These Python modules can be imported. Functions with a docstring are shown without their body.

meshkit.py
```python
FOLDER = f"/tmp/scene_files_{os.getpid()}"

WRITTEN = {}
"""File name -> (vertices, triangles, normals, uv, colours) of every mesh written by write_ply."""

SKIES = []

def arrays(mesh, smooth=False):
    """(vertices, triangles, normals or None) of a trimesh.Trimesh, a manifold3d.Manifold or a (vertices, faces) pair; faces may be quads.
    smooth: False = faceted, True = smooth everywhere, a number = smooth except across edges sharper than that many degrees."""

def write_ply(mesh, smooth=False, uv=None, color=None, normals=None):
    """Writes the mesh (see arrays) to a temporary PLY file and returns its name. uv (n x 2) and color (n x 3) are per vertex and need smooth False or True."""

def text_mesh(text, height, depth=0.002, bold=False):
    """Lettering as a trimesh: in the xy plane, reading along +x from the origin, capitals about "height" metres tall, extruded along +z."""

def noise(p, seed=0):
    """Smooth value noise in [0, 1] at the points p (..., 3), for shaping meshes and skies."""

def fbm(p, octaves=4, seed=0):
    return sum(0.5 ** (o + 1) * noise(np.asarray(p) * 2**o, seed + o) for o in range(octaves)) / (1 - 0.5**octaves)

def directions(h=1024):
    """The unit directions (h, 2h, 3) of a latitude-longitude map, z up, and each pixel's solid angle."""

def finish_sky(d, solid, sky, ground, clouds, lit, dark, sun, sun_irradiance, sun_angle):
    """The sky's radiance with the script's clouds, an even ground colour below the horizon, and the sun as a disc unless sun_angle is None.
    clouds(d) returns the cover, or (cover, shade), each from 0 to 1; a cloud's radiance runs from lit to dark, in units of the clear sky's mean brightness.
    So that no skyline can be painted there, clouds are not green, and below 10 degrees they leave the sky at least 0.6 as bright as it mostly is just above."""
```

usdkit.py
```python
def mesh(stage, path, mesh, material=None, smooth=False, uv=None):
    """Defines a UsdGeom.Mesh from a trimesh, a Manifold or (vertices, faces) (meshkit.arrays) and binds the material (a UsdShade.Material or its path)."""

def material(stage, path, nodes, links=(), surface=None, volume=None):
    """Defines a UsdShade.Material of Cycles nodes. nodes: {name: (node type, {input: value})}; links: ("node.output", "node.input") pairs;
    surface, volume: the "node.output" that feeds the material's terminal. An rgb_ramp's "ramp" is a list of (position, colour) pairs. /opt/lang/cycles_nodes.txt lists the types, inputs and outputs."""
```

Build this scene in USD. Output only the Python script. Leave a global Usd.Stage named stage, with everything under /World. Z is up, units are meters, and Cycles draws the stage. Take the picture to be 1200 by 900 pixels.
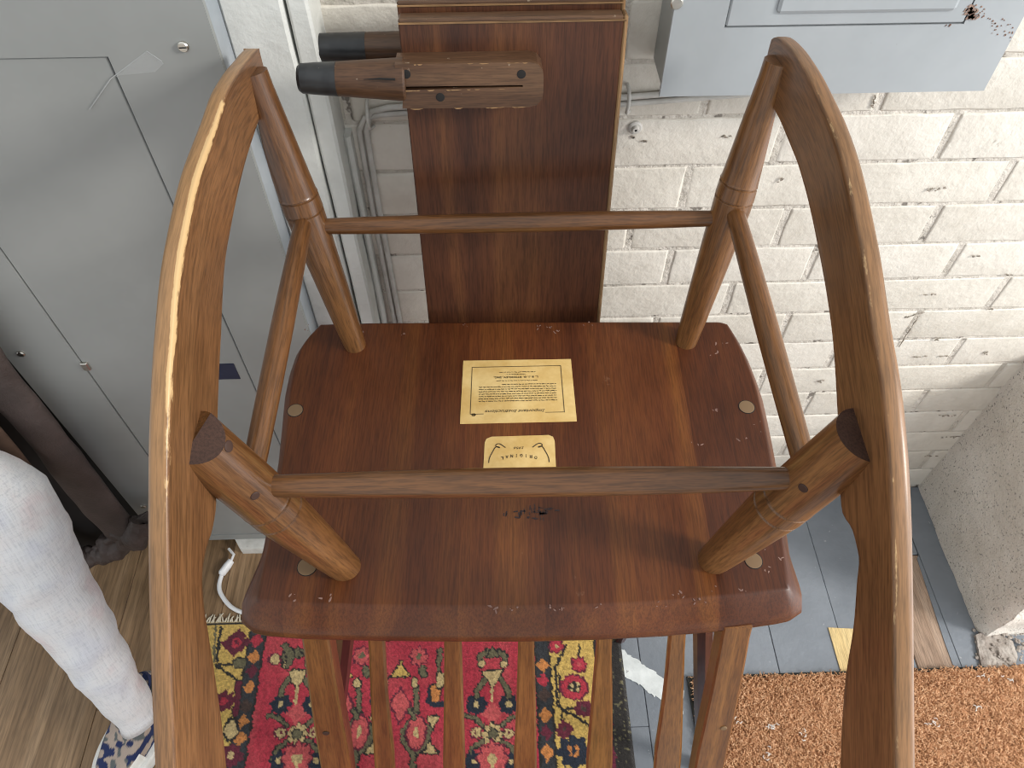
import math, random
import numpy as np, trimesh, manifold3d, usdkit, meshkit
from pxr import Usd, UsdGeom, UsdLux, UsdShade, Gf, Sdf, Vt
from scipy.interpolate import PchipInterpolator, splprep, splev
from scipy.spatial import ConvexHull
from meshkit import noise, fbm

stage = Usd.Stage.CreateInMemory()
UsdGeom.SetStageUpAxis(stage, 'Z'); UsdGeom.SetStageMetersPerUnit(stage, 1.0)
UsdGeom.Xform.Define(stage, '/World'); UsdGeom.Scope.Define(stage, '/World/Looks')
T = Sdf.ValueTypeNames
rng = np.random.default_rng(7); random.seed(7)

# ------------------------------------------------------------------ camera, light, exposure
FPX, CAM_H, PITCH, YAW = 893.0, 1.45, 52.7, -1.87
cam = UsdGeom.Camera.Define(stage, '/World/camera')
cam.CreateHorizontalApertureAttr(36.0); cam.CreateFocalLengthAttr(36.0 * FPX / 1200)
cam.CreateFStopAttr(0.0); cam.CreateExposureAttr(0.0); cam.CreateClippingRangeAttr((0.02, 100))
cx = UsdGeom.Xformable(cam); cx.AddTranslateOp().Set((0, 0, CAM_H)); cx.AddRotateZOp().Set(YAW); cx.AddRotateXOp().Set(90 - PITCH)

dome = UsdLux.DomeLight.Define(stage, '/World/sky'); dome.CreateIntensityAttr(0.36); dome.CreateColorAttr(Gf.Vec3f(0.93, 0.97, 1.0))

def rect_light(name, pos, target, w, h, power, color):
    L = UsdLux.RectLight.Define(stage, '/World/' + name)
    L.CreateWidthAttr(w); L.CreateHeightAttr(h); L.CreateIntensityAttr(power); L.CreateColorAttr(Gf.Vec3f(*color))
    d = np.array(pos, float) - np.array(target, float); d /= np.linalg.norm(d)
    x = np.cross([0, 0, 1], d); x /= np.linalg.norm(x); y = np.cross(d, x)
    m = Gf.Matrix4d(*x, 0, *y, 0, *d, 0, *map(float, pos), 1)
    UsdGeom.Xformable(L).AddTransformOp().Set(m)
    return L
# daylight through the glazed door on the right
rect_light('door_daylight', (3.69, -0.90, 2.92), (0.0, 0.45, 0.85), 0.72, 0.95, 76.0, (1.0, 0.965, 0.915))
# soft skylight filling the doorway
rect_light('doorway_sky', (1.30, -0.05, 1.05), (0.0, -0.05, 1.05), 1.0, 1.9, 2.2, (0.95, 0.97, 1.0))
# ------------------------------------------------------------------ pixel -> place helpers (used to lay out real positions)
_p = math.radians(PITCH); _c, _s = math.cos(_p), math.sin(_p)
_a = math.radians(YAW); RZ = np.array([[math.cos(_a), -math.sin(_a), 0], [math.sin(_a), math.cos(_a), 0], [0, 0, 1]])
O = np.array([0, 0, CAM_H])
def hray(u, v): return np.array([(u - 600) / FPX, _c - _s * (v - 450) / FPX, -_s - _c * (v - 450) / FPX])   # in the chair's heading
def ray(u, v): return RZ @ hray(u, v)
def at_y(u, v, y): d = ray(u, v); return O + d * (y / d[1])
def at_z(u, v, z): d = ray(u, v); return O + d * ((z - CAM_H) / d[2])
def hz(u, v, z): d = hray(u, v); return O + d * ((z - CAM_H) / d[2])
def hplane(u, v, n, q): d = hray(u, v); n = np.array(n, float); return O + d * (np.dot(n, np.array(q) - O) / np.dot(n, d))

# ------------------------------------------------------------------ scene helpers
used = {}
def numbered(parent, name):
    k = parent + '/' + name; n = used.get(k, 0); used[k] = n + 1
    return k if n == 0 else f'{k}_{n:03d}'
ORIGIN = {}
def data(p, **kw):
    for k, v in kw.items():
        if v: p.SetCustomDataByKey(k, v)
    return p
def thing(name, label=None, cat=None, base=(0, 0, 0), rotz=0, group=None, kind=None):
    path = numbered('/World', name); x = UsdGeom.Xform.Define(stage, path)
    b = np.array(base, float); ORIGIN[path] = b
    w = RZ @ b if rotz else b
    x.AddTranslateOp().Set(tuple(map(float, w)))
    if rotz: x.AddRotateZOp().Set(rotz)
    data(x.GetPrim(), label=label, category=cat, group=group, kind=kind)
    return path
def put(parent, name, mesh, mat, smooth=30, grain=None, wear=None, fade=None, color=None, label=None, kind=None, cat=None, group=None):
    """one Mesh prim under parent (or /World). grain: a 3x3 whose rows turn a place into grain axes (z along the grain)."""
    path = numbered(parent, name); base = ORIGIN.get(parent)
    if base is None:
        k = parent
        while k not in ORIGIN and k != '/World': k = k.rsplit('/', 1)[0]
        base = ORIGIN.get(k, np.zeros(3))
    v, f, n = meshkit.arrays(mesh, smooth)
    m = UsdGeom.Mesh.Define(stage, path)
    m.CreatePointsAttr(Vt.Vec3fArray.FromNumpy((v - base).astype(np.float32)))
    m.CreateFaceVertexCountsAttr(Vt.IntArray.FromNumpy(np.full(len(f), 3, np.int32)))
    m.CreateFaceVertexIndicesAttr(Vt.IntArray.FromNumpy(f.astype(np.int32).ravel()))
    m.CreateSubdivisionSchemeAttr('none')
    if n is not None:
        m.CreateNormalsAttr(Vt.Vec3fArray.FromNumpy(n.astype(np.float32))); m.SetNormalsInterpolation('vertex')
    pv = UsdGeom.PrimvarsAPI(m)
    if grain is not None:
        g = (grain(v) if callable(grain) else v @ np.asarray(grain, float).T) + rng.uniform(-5, 5, 3)
        pv.CreatePrimvar('grain', T.Float3Array, 'vertex').Set(Vt.Vec3fArray.FromNumpy(g.astype(np.float32)))
    if wear is not None: pv.CreatePrimvar('wear', T.FloatArray, 'vertex').Set(Vt.FloatArray.FromNumpy(wear(v).astype(np.float32)))
    if fade is not None: pv.CreatePrimvar('fade', T.FloatArray, 'vertex').Set(Vt.FloatArray.FromNumpy(fade(v).astype(np.float32)))
    if color is not None: pv.CreatePrimvar('tint', T.Color3fArray, 'vertex').Set(Vt.Vec3fArray.FromNumpy(color(v).astype(np.float32)))
    UsdShade.MaterialBindingAPI.Apply(m.GetPrim()).Bind(mat)
    data(m.GetPrim(), label=label, kind=kind, category=cat, group=group)
    return path
def frame_z(d):
    d = np.array(d, float); d /= np.linalg.norm(d)
    a = np.array([1, 0, 0]) if abs(d[0]) < .8 else np.array([0, 1, 0])
    x = np.cross(a, d); x /= np.linalg.norm(x)
    return np.array([x, np.cross(d, x), d])
GX, GY, GZ = frame_z([1, 0, 0]), frame_z([0, 1, 0]), np.eye(3)
def chamfer_box(lo, hi, r):
    lo, hi = np.array(lo, float), np.array(hi, float); P = []
    for i in np.ndindex(2, 2, 2):
        q = np.where(i, hi, lo); d = np.where(i, -1, 1) * r
        for k in range(3):
            e = d.copy() if np.ndim(d) else np.full(3, d); e[k] = 0; P.append(q + e)
    return trimesh.convex.convex_hull(np.array(P))
def oriented(mesh, rot, org):
    m = mesh.copy(); m.vertices = m.vertices @ np.asarray(rot, float) + org     # rows of rot: where local x, y, z point
    return m
def lathe(A, B, prof, n=40, cap=True):
    """tube from A to B; prof: (t, radius) pairs"""
    A, B = np.array(A, float), np.array(B, float); F = frame_z(B - A); L = np.linalg.norm(B - A)
    th = np.arange(n) / n * 2 * np.pi; V = []
    for t, r in prof: V.append(A + F[2] * L * t + r * (np.cos(th)[:, None] * F[0] + np.sin(th)[:, None] * F[1]))
    m = len(prof); V = np.vstack(V + [(A + F[2] * L * prof[0][0])[None], (A + F[2] * L * prof[-1][0])[None]]); f = []
    i = np.arange(n); j = (i + 1) % n
    for k in range(m - 1):
        a, b = k * n, (k + 1) * n
        f += [np.stack([a + i, a + j, b + j], 1), np.stack([a + i, b + j, b + i], 1)]
    if cap: f += [np.stack([np.full(n, m * n), j, i], 1), np.stack([np.full(n, m * n + 1), (m - 1) * n + i, (m - 1) * n + j], 1)]
    return trimesh.Trimesh(V, np.vstack(f), process=False)
def tube(P, r, n=10, flat=1.0):
    """round tube along points P with radius r (number or list)"""
    P = np.array(P, float); r = np.broadcast_to(np.asarray(r, float), len(P)); t = np.gradient(P, axis=0); t /= np.linalg.norm(t, axis=1)[:, None]
    u = frame_z(t[0])[0]; V = []; th = np.arange(n) / n * 2 * np.pi
    for k in range(len(P)):
        u = u - t[k] * np.dot(u, t[k]); u /= np.linalg.norm(u); w = np.cross(t[k], u)
        V.append(P[k] + r[k] * (np.cos(th)[:, None] * u + flat * np.sin(th)[:, None] * w))
    m = len(P); V = np.vstack(V + [P[:1], P[-1:]]); f = []; i = np.arange(n); j = (i + 1) % n
    for k in range(m - 1):
        a, b = k * n, (k + 1) * n; f += [np.stack([a + i, a + j, b + j], 1), np.stack([a + i, b + j, b + i], 1)]
    f += [np.stack([np.full(n, m * n), j, i], 1), np.stack([np.full(n, m * n + 1), (m - 1) * n + i, (m - 1) * n + j], 1)]
    return trimesh.Trimesh(V, np.vstack(f), process=False)
def spline(P, n=24, s=0.0):
    P = np.array(P, float); k = min(3, len(P) - 1); tck, _ = splprep(P.T, s=s, k=k); return np.array(splev(np.linspace(0, 1, n), tck)).T
def prism(poly, z0, z1):
    """polygon (n x 2) extruded from z0 to z1"""
    from shapely.geometry import Polygon
    m = trimesh.creation.extrude_polygon(Polygon(poly), z1 - z0, engine='earcut'); m.apply_translation((0, 0, z0)); return m
def to_mani(m): return manifold3d.Manifold(manifold3d.Mesh(np.asarray(m.vertices, np.float32), np.asarray(m.faces, np.uint32)))
def from_mani(M): q = M.to_mesh(); return trimesh.Trimesh(q.vert_properties[:, :3], q.tri_verts, process=True)
def disc(c, n, r, h, seg=24):
    c = np.array(c, float); n = np.array(n, float) / np.linalg.norm(n)
    return lathe(c - n * h * .5, c + n * h * .5, [(0, r), (.7, r), (1, r * .8)], seg)

# ------------------------------------------------------------------ materials
LK = '/World/Looks/'
def M(name, nodes, links, surface='p.BSDF'): return usdkit.material(stage, LK + name, nodes, links, surface=surface)
def wood(name, dark, mid, light, rough=.34, coat=.25, along=.05, streak=26, fine=520, wearcol=None, blotch=None, bump=.12, spots=None, pore=.55, boards=None):
    N = {'a': ('attribute', {'attribute': 'grain'}),
         'm1': ('mapping', {'scale': (1, 1, along)}), 'n1': ('noise_texture', {'scale': streak, 'detail': 6, 'roughness': .55, 'distortion': .9}),
         'm2': ('mapping', {'scale': (1, 1, .06)}), 'n2': ('noise_texture', {'scale': fine, 'detail': 3, 'roughness': .7}),
         'n3': ('noise_texture', {'scale': 7, 'detail': 3}),
         'r1': ('rgb_ramp', {'ramp': [(.25, dark), (.5, mid), (.75, light)]}),
         'r2': ('rgb_ramp', {'ramp': [(.36, (pore,) * 3), (.58, (1.08, 1.08, 1.08))]}),
         'r3': ('rgb_ramp', {'ramp': [(.3, (.72, .72, .72)), (.7, (1.12, 1.1, 1.06))]}),
         'x1': ('mix', {'mix_type': 'multiply', 'fac': .8}), 'x2': ('mix', {'mix_type': 'multiply', 'fac': .8}),
         'b': ('bump', {'strength': bump, 'distance': .001}),
         'rr': ('map_range', {'from_min': .3, 'from_max': .7, 'to_min': rough - .07, 'to_max': rough + .1}),
         'p': ('principled_bsdf', {'coat_weight': coat, 'coat_roughness': .2, 'specular_ior_level': .32})}
    Lk = [('a.vector', 'm1.vector'), ('m1.vector', 'n1.vector'), ('a.vector', 'm2.vector'), ('m2.vector', 'n2.vector'), ('a.vector', 'n3.vector'),
          ('n1.fac', 'r1.fac'), ('n2.fac', 'r2.fac'), ('n3.fac', 'r3.fac'), ('r1.color', 'x1.color1'), ('r2.color', 'x1.color2'),
          ('x1.color', 'x2.color1'), ('r3.color', 'x2.color2'), ('n2.fac', 'b.height'), ('b.normal', 'p.normal'), ('n3.fac', 'rr.value'), ('rr.result', 'p.roughness')]
    out = 'x2.color'
    if wearcol:
        N.update({'w': ('attribute', {'attribute': 'wear'}), 'mw': ('mapping', {'scale': (1, 1, .25)}), 'wn': ('noise_texture', {'scale': 160, 'detail': 4, 'roughness': .7}),
                  'wa': ('math', {'math_type': 'multiply_add', 'value2': .9, 'value3': -.45}), 'ws': ('math', {'math_type': 'add'}),
                  'wr': ('rgb_ramp', {'ramp': [(.46, (0, 0, 0)), (.58, (1, 1, 1))]}), 'wx': ('mix', {'mix_type': 'mix', 'color2': wearcol}),
                  'fa': ('attribute', {'attribute': 'fade'}), 'fx': ('mix', {'mix_type': 'mix', 'color2': (.36, .20, .085)}), 'fm': ('mix', {'mix_type': 'multiply', 'fac': .8})})
        Lk += [('a.vector', 'mw.vector'), ('mw.vector', 'wn.vector'), ('wn.fac', 'wa.value1'), ('w.fac', 'ws.value1'), ('wa.value', 'ws.value2'), ('ws.value', 'wr.fac'),
               ('wr.color', 'wx.fac'), ('fa.fac', 'fx.fac'), (out, 'fx.color1'), ('fx.color', 'fm.color1'), ('r2.color', 'fm.color2'), ('fm.color', 'wx.color1')]
        out = 'wx.color'
    if boards:
        N.update({'bs': ('separate_xyz', {}), 'bm': ('math', {'math_type': 'multiply', 'value2': 1. / boards}), 'bf': ('math', {'math_type': 'floor'}), 'bw': ('white_noise_texture', {'dimensions': '1D'}),
                  'br': ('rgb_ramp', {'ramp': [(0, (.70, .66, .62)), (.5, (1., 1., 1.)), (1, (1.5, 1.6, 1.5))]}), 'bx': ('mix', {'mix_type': 'multiply', 'fac': .55})})
        Lk += [('a.vector', 'bs.vector'), ('bs.y', 'bm.value1'), ('bm.value', 'bf.value1'), ('bf.value', 'bw.w'), ('bw.value', 'br.fac'), (out, 'bx.color1'), ('br.color', 'bx.color2')]
        out = 'bx.color'
    if spots:
        N.update({'sn': ('noise_texture', {'scale': spots[0], 'detail': 4, 'roughness': .65}), 'sr': ('rgb_ramp', {'ramp': [(spots[1], (0, 0, 0)), (spots[1] + .08, (spots[3],) * 3)]}),
                  'sx': ('mix', {'mix_type': 'mix', 'color2': spots[2]})})
        Lk += [('a.vector', 'sn.vector'), ('sn.fac', 'sr.fac'), ('sr.color', 'sx.fac'), (out, 'sx.color1')]
        out = 'sx.color'
    Lk.append((out, 'p.base_color'))
    return M(name, N, Lk)
def paint(name, c1, c2, rough=.45, scale=14, bump=.2, bscale=120, dist=.001, spec=.5, pits=None, metallic=0.):
    N = {'g': ('geometry', {}), 'n': ('noise_texture', {'scale': scale, 'detail': 5, 'roughness': .6}), 'r': ('rgb_ramp', {'ramp': [(.35, c1), (.65, c2)]}),
         'n2': ('noise_texture', {'scale': bscale, 'detail': 4, 'roughness': .6}), 'b': ('bump', {'strength': bump, 'distance': dist}),
         'p': ('principled_bsdf', {'roughness': rough, 'specular_ior_level': spec, 'metallic': metallic})}
    Lk = [('g.position', 'n.vector'), ('n.fac', 'r.fac'), ('g.position', 'n2.vector'), ('n2.fac', 'b.height'), ('b.normal', 'p.normal')]
    out = 'r.color'
    if pits:
        N.update({'v': ('noise_texture', {'scale': pits[0], 'detail': 3, 'roughness': .7}), 'vr': ('rgb_ramp', {'ramp': [(pits[1], (0, 0, 0)), (pits[1] + .05, (pits[3],) * 3)]}), 'vx': ('mix', {'color2': pits[2]})})
        Lk += [('g.position', 'v.vector'), ('v.fac', 'vr.fac'), ('vr.color', 'vx.fac'), (out, 'vx.color1')]; out = 'vx.color'
    Lk.append((out, 'p.base_color'))
    return M(name, N, Lk)
def tinted(name, rough=.9, bscale=500, bump=.5, sheen=.2, var=.25):
    return M(name, {'a': ('attribute', {'attribute': 'tint'}), 'g': ('geometry', {}), 'n': ('noise_texture', {'scale': bscale, 'detail': 3, 'roughness': .7}), 'b': ('bump', {'strength': bump, 'distance': .002}),
                    'r': ('rgb_ramp', {'ramp': [(.3, (1 - var,) * 3), (.7, (1 + var * .5,) * 3)]}), 'x': ('mix', {'mix_type': 'multiply', 'fac': 1.}),
                    'p': ('principled_bsdf', {'roughness': rough, 'sheen_weight': sheen, 'specular_ior_level': .2})},
             [('g.position', 'n.vector'), ('n.fac', 'b.height'), ('b.normal', 'p.normal'), ('n.fac', 'r.fac'), ('a.color', 'x.color1'), ('r.color', 'x.color2'), ('x.color', 'p.base_color')])

W_chair = wood('chair_wood', (.082, .033, .012), (.160, .068, .022), (.285, .135, .048), rough=.33, coat=.3, pore=.5)
W_rocker = wood('rocker_wood', (.135, .058, .022), (.175, .079, .030), (.212, .100, .040), rough=.40, coat=.2, wearcol=(.55, .36, .17), fine=520, pore=.72, bump=.06)
W_seat = wood('seat_wood', (.052, .0125, .004), (.095, .0260, .0070), (.170, .058, .0130), rough=.40, coat=.06, along=.05, streak=15, boards=.083, pore=.6, spots=(30, .69, (.30, .17, .11), .35))
W_slat = wood('slat_wood', (.105, .039, .010), (.175, .070, .018), (.27, .118, .032), rough=.33, coat=.3)
W_stool = wood('stool_wood', (.035, .008, .008), (.06, .014, .013), (.09, .022, .018), rough=.3, coat=.4)
W_panel = wood('panel_wood', (.044, .014, .007), (.080, .027, .011), (.145, .056, .019), rough=.48, coat=.05, along=.03, streak=14)
W_edge = wood('panel_edge_wood', (.16, .085, .035), (.24, .135, .06), (.38, .24, .12), rough=.6, coat=0)
W_block = wood('bracket_wood', (.055, .026, .013), (.090, .044, .022), (.145, .080, .042), rough=.45, coat=.1, spots=(90, .68, (.45, .36, .26), .7))
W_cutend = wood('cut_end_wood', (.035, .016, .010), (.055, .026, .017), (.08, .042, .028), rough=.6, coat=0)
W_plug = wood('plug_wood', (.14, .085, .042), (.22, .14, .075), (.34, .235, .14), rough=.6, coat=0, along=1, streak=120)
W_bare = wood('bare_board_wood', (.22, .14, .095), (.33, .23, .165), (.44, .33, .25), rough=.75, coat=0, along=.05, streak=30)
W_ply = wood('yellow_wood', (.50, .36, .16), (.62, .47, .23), (.70, .56, .30), rough=.6, coat=0)
LAM = [wood(f'laminate_{i}', *c, rough=.38, coat=.08, along=.035, streak=30, fine=200) for i, c in enumerate((
    ((.165, .100, .054), (.28, .180, .100), (.40, .275, .165)), ((.18, .110, .060), (.30, .195, .110), (.42, .29, .175)), ((.15, .092, .050), (.26, .165, .090), (.38, .255, .15))))]
GREY = [paint(f'floor_paint_{i}', a, b, rough=.42, scale=9, bump=.5, bscale=70, dist=.002, pits=(75, .68, (.42, .43, .43), .55)) for i, (a, b) in enumerate((
    ((.160, .178, .200), (.195, .215, .24)), ((.175, .194, .218), (.210, .230, .255)), ((.150, .168, .190), (.185, .204, .228))))]
BRICK = [paint(f'brick_paint_{i}', a, b, rough=.5, scale=22, bump=.42, bscale=80, dist=.004, pits=(46, .725, (.30, .265, .22), .6)) for i, (a, b) in enumerate((
    ((.60, .555, .48), (.69, .645, .565)), ((.63, .585, .51), (.70, .655, .58)), ((.57, .525, .45), (.66, .615, .54))))]
MORTAR = paint('mortar_paint', (.46, .42, .36), (.64, .59, .52), rough=.7, scale=26, bump=.9, bscale=90, dist=.005, pits=(38, .60, (.13, .11, .09), .85))
STUCCO = paint('stucco_wall', (.64, .585, .51), (.74, .69, .62), rough=.9, scale=9, bump=.9, bscale=220, dist=.004, pits=(210, .60, (.10, .09, .075), .85))
RUBBLE = paint('rubble', (.24, .20, .17), (.38, .34, .30), rough=.95, scale=40, bump=.9, bscale=160, dist=.004)
CAB = paint('cabinet_paint', (.235, .243, .233), (.272, .278, .267), rough=.40, scale=4, bump=.05, bscale=240)
CABSIDE = paint('cabinet_side_paint', (.27, .30, .325), (.34, .365, .39), rough=.45, scale=14, bump=.2, bscale=150)
BOX = paint('panel_box_paint', (.315, .335, .345), (.36, .38, .39), rough=.4, scale=7, bump=.06, bscale=200, pits=(70, .74, (.16, .14, .12), .35))
RUST = paint('rust', (.16, .085, .06), (.34, .23, .18), rough=.9, scale=120, bump=.7, bscale=300)
WPOST = paint('white_paint', (.56, .565, .53), (.66, .665, .63), rough=.42, scale=12, bump=.45, bscale=60, dist=.003, pits=(80, .72, (.28, .27, .24), .6))
WTRIM = paint('trim_paint', (.55, .54, .50), (.68, .67, .63), rough=.5, scale=50, bump=.3, bscale=100, pits=(90, .63, (.25, .22, .2), .7))
CABLE = paint('cable_plastic', (.72, .72, .72), (.78, .78, .78), rough=.35, scale=10, bump=0)
WIRE = paint('painted_wire', (.46, .44, .40), (.56, .54, .50), rough=.6, scale=40, bump=.2)
BLACK = paint('black_paint', (.010, .011, .012), (.022, .023, .024), rough=.4, scale=60, bump=.2, pits=(150, .72, (.3, .27, .22), .7))
DARK = paint('dark_hole', (.006, .005, .004), (.010, .008, .007), rough=.9)
STEEL = paint('steel', (.55, .53, .48), (.65, .62, .55), rough=.28, scale=50, bump=.1, metallic=1.)
NAVY = paint('navy_sticker', (.008, .014, .04), (.012, .02, .05), rough=.4)
PAPER = paint('label_paper', (.60, .385, .125), (.76, .55, .235), rough=.38, scale=30, bump=.25, bscale=60)
INK = paint('label_ink', (.045, .030, .010), (.06, .040, .015), rough=.6)
STAMP = paint('stamp_ink', (.018, .008, .008), (.03, .012, .010), rough=.5)
PATCH = paint('patch_white', (.50, .53, .52), (.68, .71, .70), rough=.6, scale=30, bump=.4, pits=(90, .68, (.2, .2, .2), .8))
LEATHER = paint('brown_leather', (.036, .025, .021), (.072, .052, .046), rough=.62, scale=12, bump=.6, bscale=260, dist=.002)
SUEDE = paint('leather_lining', (.055, .030, .018), (.085, .048, .03), rough=.9, scale=30, bump=.5, bscale=200)
TAPE = M('clear_tape', {'t': ('transparent_bsdf', {}), 'g': ('principled_bsdf', {'base_color': (.75, .77, .77), 'roughness': .25}), 'x': ('mix_closure', {'fac': .08})}, [('t.BSDF', 'x.closure1'), ('g.BSDF', 'x.closure2')], surface='x.closure')
RUGM = tinted('rug_pile', bscale=420, bump=.9, sheen=.35)
COIR = tinted('coir', bscale=600, bump=.6, sheen=.1)
SHOEM = tinted('shoe_print', rough=.8, bscale=900, bump=.3, sheen=.1, var=.1)
GAUZE = M('white_gauze', {'g': ('geometry', {}), 'a': ('attribute', {'attribute': 'grain'}),
          'm1': ('mapping', {'scale': (26, 26, 420)}), 'w1': ('noise_texture', {'scale': 1., 'detail': 3, 'roughness': .6}), 'm2': ('mapping', {'scale': (420, 420, 26)}), 'w2': ('noise_texture', {'scale': 1., 'detail': 3, 'roughness': .6}),
          'ad': ('math', {'math_type': 'multiply_add', 'value2': .7}), 'n': ('noise_texture', {'scale': 16, 'detail': 4}), 'r': ('rgb_ramp', {'ramp': [(.34, (.66, .67, .71)), (.46, (.72, .725, .735)), (.58, (.73, .715, .71)), (.70, (.70, .61, .61))]}),
          'v': ('rgb_ramp', {'ramp': [(.60, (.76, .77, .79)), (.88, (1, 1, 1))]}), 'mx': ('mix', {'mix_type': 'multiply', 'fac': .85}),
          'b': ('bump', {'strength': .6, 'distance': .0015}), 'p': ('principled_bsdf', {'roughness': .9, 'sheen_weight': .3, 'specular_ior_level': .2}), 't': ('translucent_bsdf', {'color': (.8, .8, .82)}), 'x': ('mix_closure', {'fac': .12})},
          [('a.vector', 'm1.vector'), ('m1.vector', 'w1.vector'), ('a.vector', 'm2.vector'), ('m2.vector', 'w2.vector'), ('w1.fac', 'ad.value1'), ('w2.fac', 'ad.value3'), ('ad.value', 'b.height'), ('ad.value', 'v.fac'), ('g.position', 'n.vector'), ('n.fac', 'r.fac'),
           ('r.color', 'mx.color1'), ('v.color', 'mx.color2'), ('mx.color', 'p.base_color'), ('b.normal', 'p.normal'), ('p.BSDF', 'x.closure1'), ('t.BSDF', 'x.closure2')], surface='x.closure')

# ------------------------------------------------------------------ the setting
YW, XW, YEND = .796, .907, .467        # brick wall face, stucco wall face, where the stucco wall ends
# floor: laminate to the left, grey painted boards to the right; the rug covers the joint
fl = thing('floor', kind='structure')
put(fl, 'subfloor', trimesh.creation.box(bounds=[[-2.2, -1.4, -.05], [2.2, YW + .1, -.022]]), DARK, smooth=False)
xs = np.arange(-2.07, .0, .19) + .002; k = 0
for i in range(len(xs) - 0):
    x0 = xs[i]; x1 = min(x0 + .19, .008); y = -1.4 + (i * .37) % .9 - .9
    while y < YW:
        y0, y1 = max(y, -1.4), min(y + .95, YW)
        if y1 > y0 + .01: put(fl, 'plank', chamfer_box((x0 + .0004, y0, -.022), (x1 - .0004, y1 - .0006, 0), .0007), LAM[k % 3], smooth=False, grain=GY)
        y += .95; k += 1
xs = list(np.arange(.010, .77, .1272)) + [.773, .853, .9125, 1.04, 1.17, 1.30]
xs = [.010, .128, .255, .383, .511, .643, .770, .853, .930, 1.06, 1.19, 1.32]
for i in range(len(xs) - 1):
    if i == 6: continue
    y0s = [-1.4, -.62, .33, YW] if i % 2 else [-1.4, -.25, YW]
    for a, b in zip(y0s[:-1], y0s[1:]):
        put(fl, 'board', chamfer_box((xs[i] + .0004, a, -.022), (xs[i + 1] - .0004, b - .0006, 0 - .0006 * (i % 2)), .0009), GREY[(i * 2 + int(b > .5)) % 3], smooth=False)
put(fl, 'board', chamfer_box((.7712, .64, -.022), (.8518, YW, 0), .0015), GREY[1], smooth=False)
put(fl, 'bare_board', chamfer_box((.7712, -1.4, -.022), (.8518, .6385, -.001), .0015), W_bare, smooth=False, grain=GY, label='worn bare wooden floor board')
put(fl, 'paint_edge', prism([(.836, .25), (.8518, .25), (.8518, .6385), (.846, .63), (.842, .55), (.838, .46)], -.001, .0003), GREY[2], smooth=False)
put(fl, 'wood_patch', prism([(.624, .38), (.668, .38), (.671, .491), (.624, .495)], -.002, .0022), W_ply, smooth=False, grain=GY, label='bare yellow wood patch let into the grey boards')
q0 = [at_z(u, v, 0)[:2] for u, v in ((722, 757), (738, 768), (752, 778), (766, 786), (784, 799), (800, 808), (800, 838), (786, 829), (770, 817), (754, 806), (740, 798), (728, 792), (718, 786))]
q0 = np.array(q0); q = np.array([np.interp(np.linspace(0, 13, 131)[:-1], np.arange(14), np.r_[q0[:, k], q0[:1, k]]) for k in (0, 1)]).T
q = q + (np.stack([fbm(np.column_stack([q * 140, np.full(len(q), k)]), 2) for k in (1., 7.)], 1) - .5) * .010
put(fl, 'white_patch', prism(q, -.002, .0012), PATCH, smooth=False, label='white patch on the grey boards')  # thin raised white patch with a ragged outline

def strip_w(a, b, w, r):
    n = 14; t = np.linspace(0, 1, n)[:, None]; c = a + (b - a) * t + np.column_stack([r.normal(0, .0009, n), np.zeros(n), r.normal(0, .0009, n)])
    return tube(c, np.clip(r.normal(w, w * .4, n), w * .3, None), 5)
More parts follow.
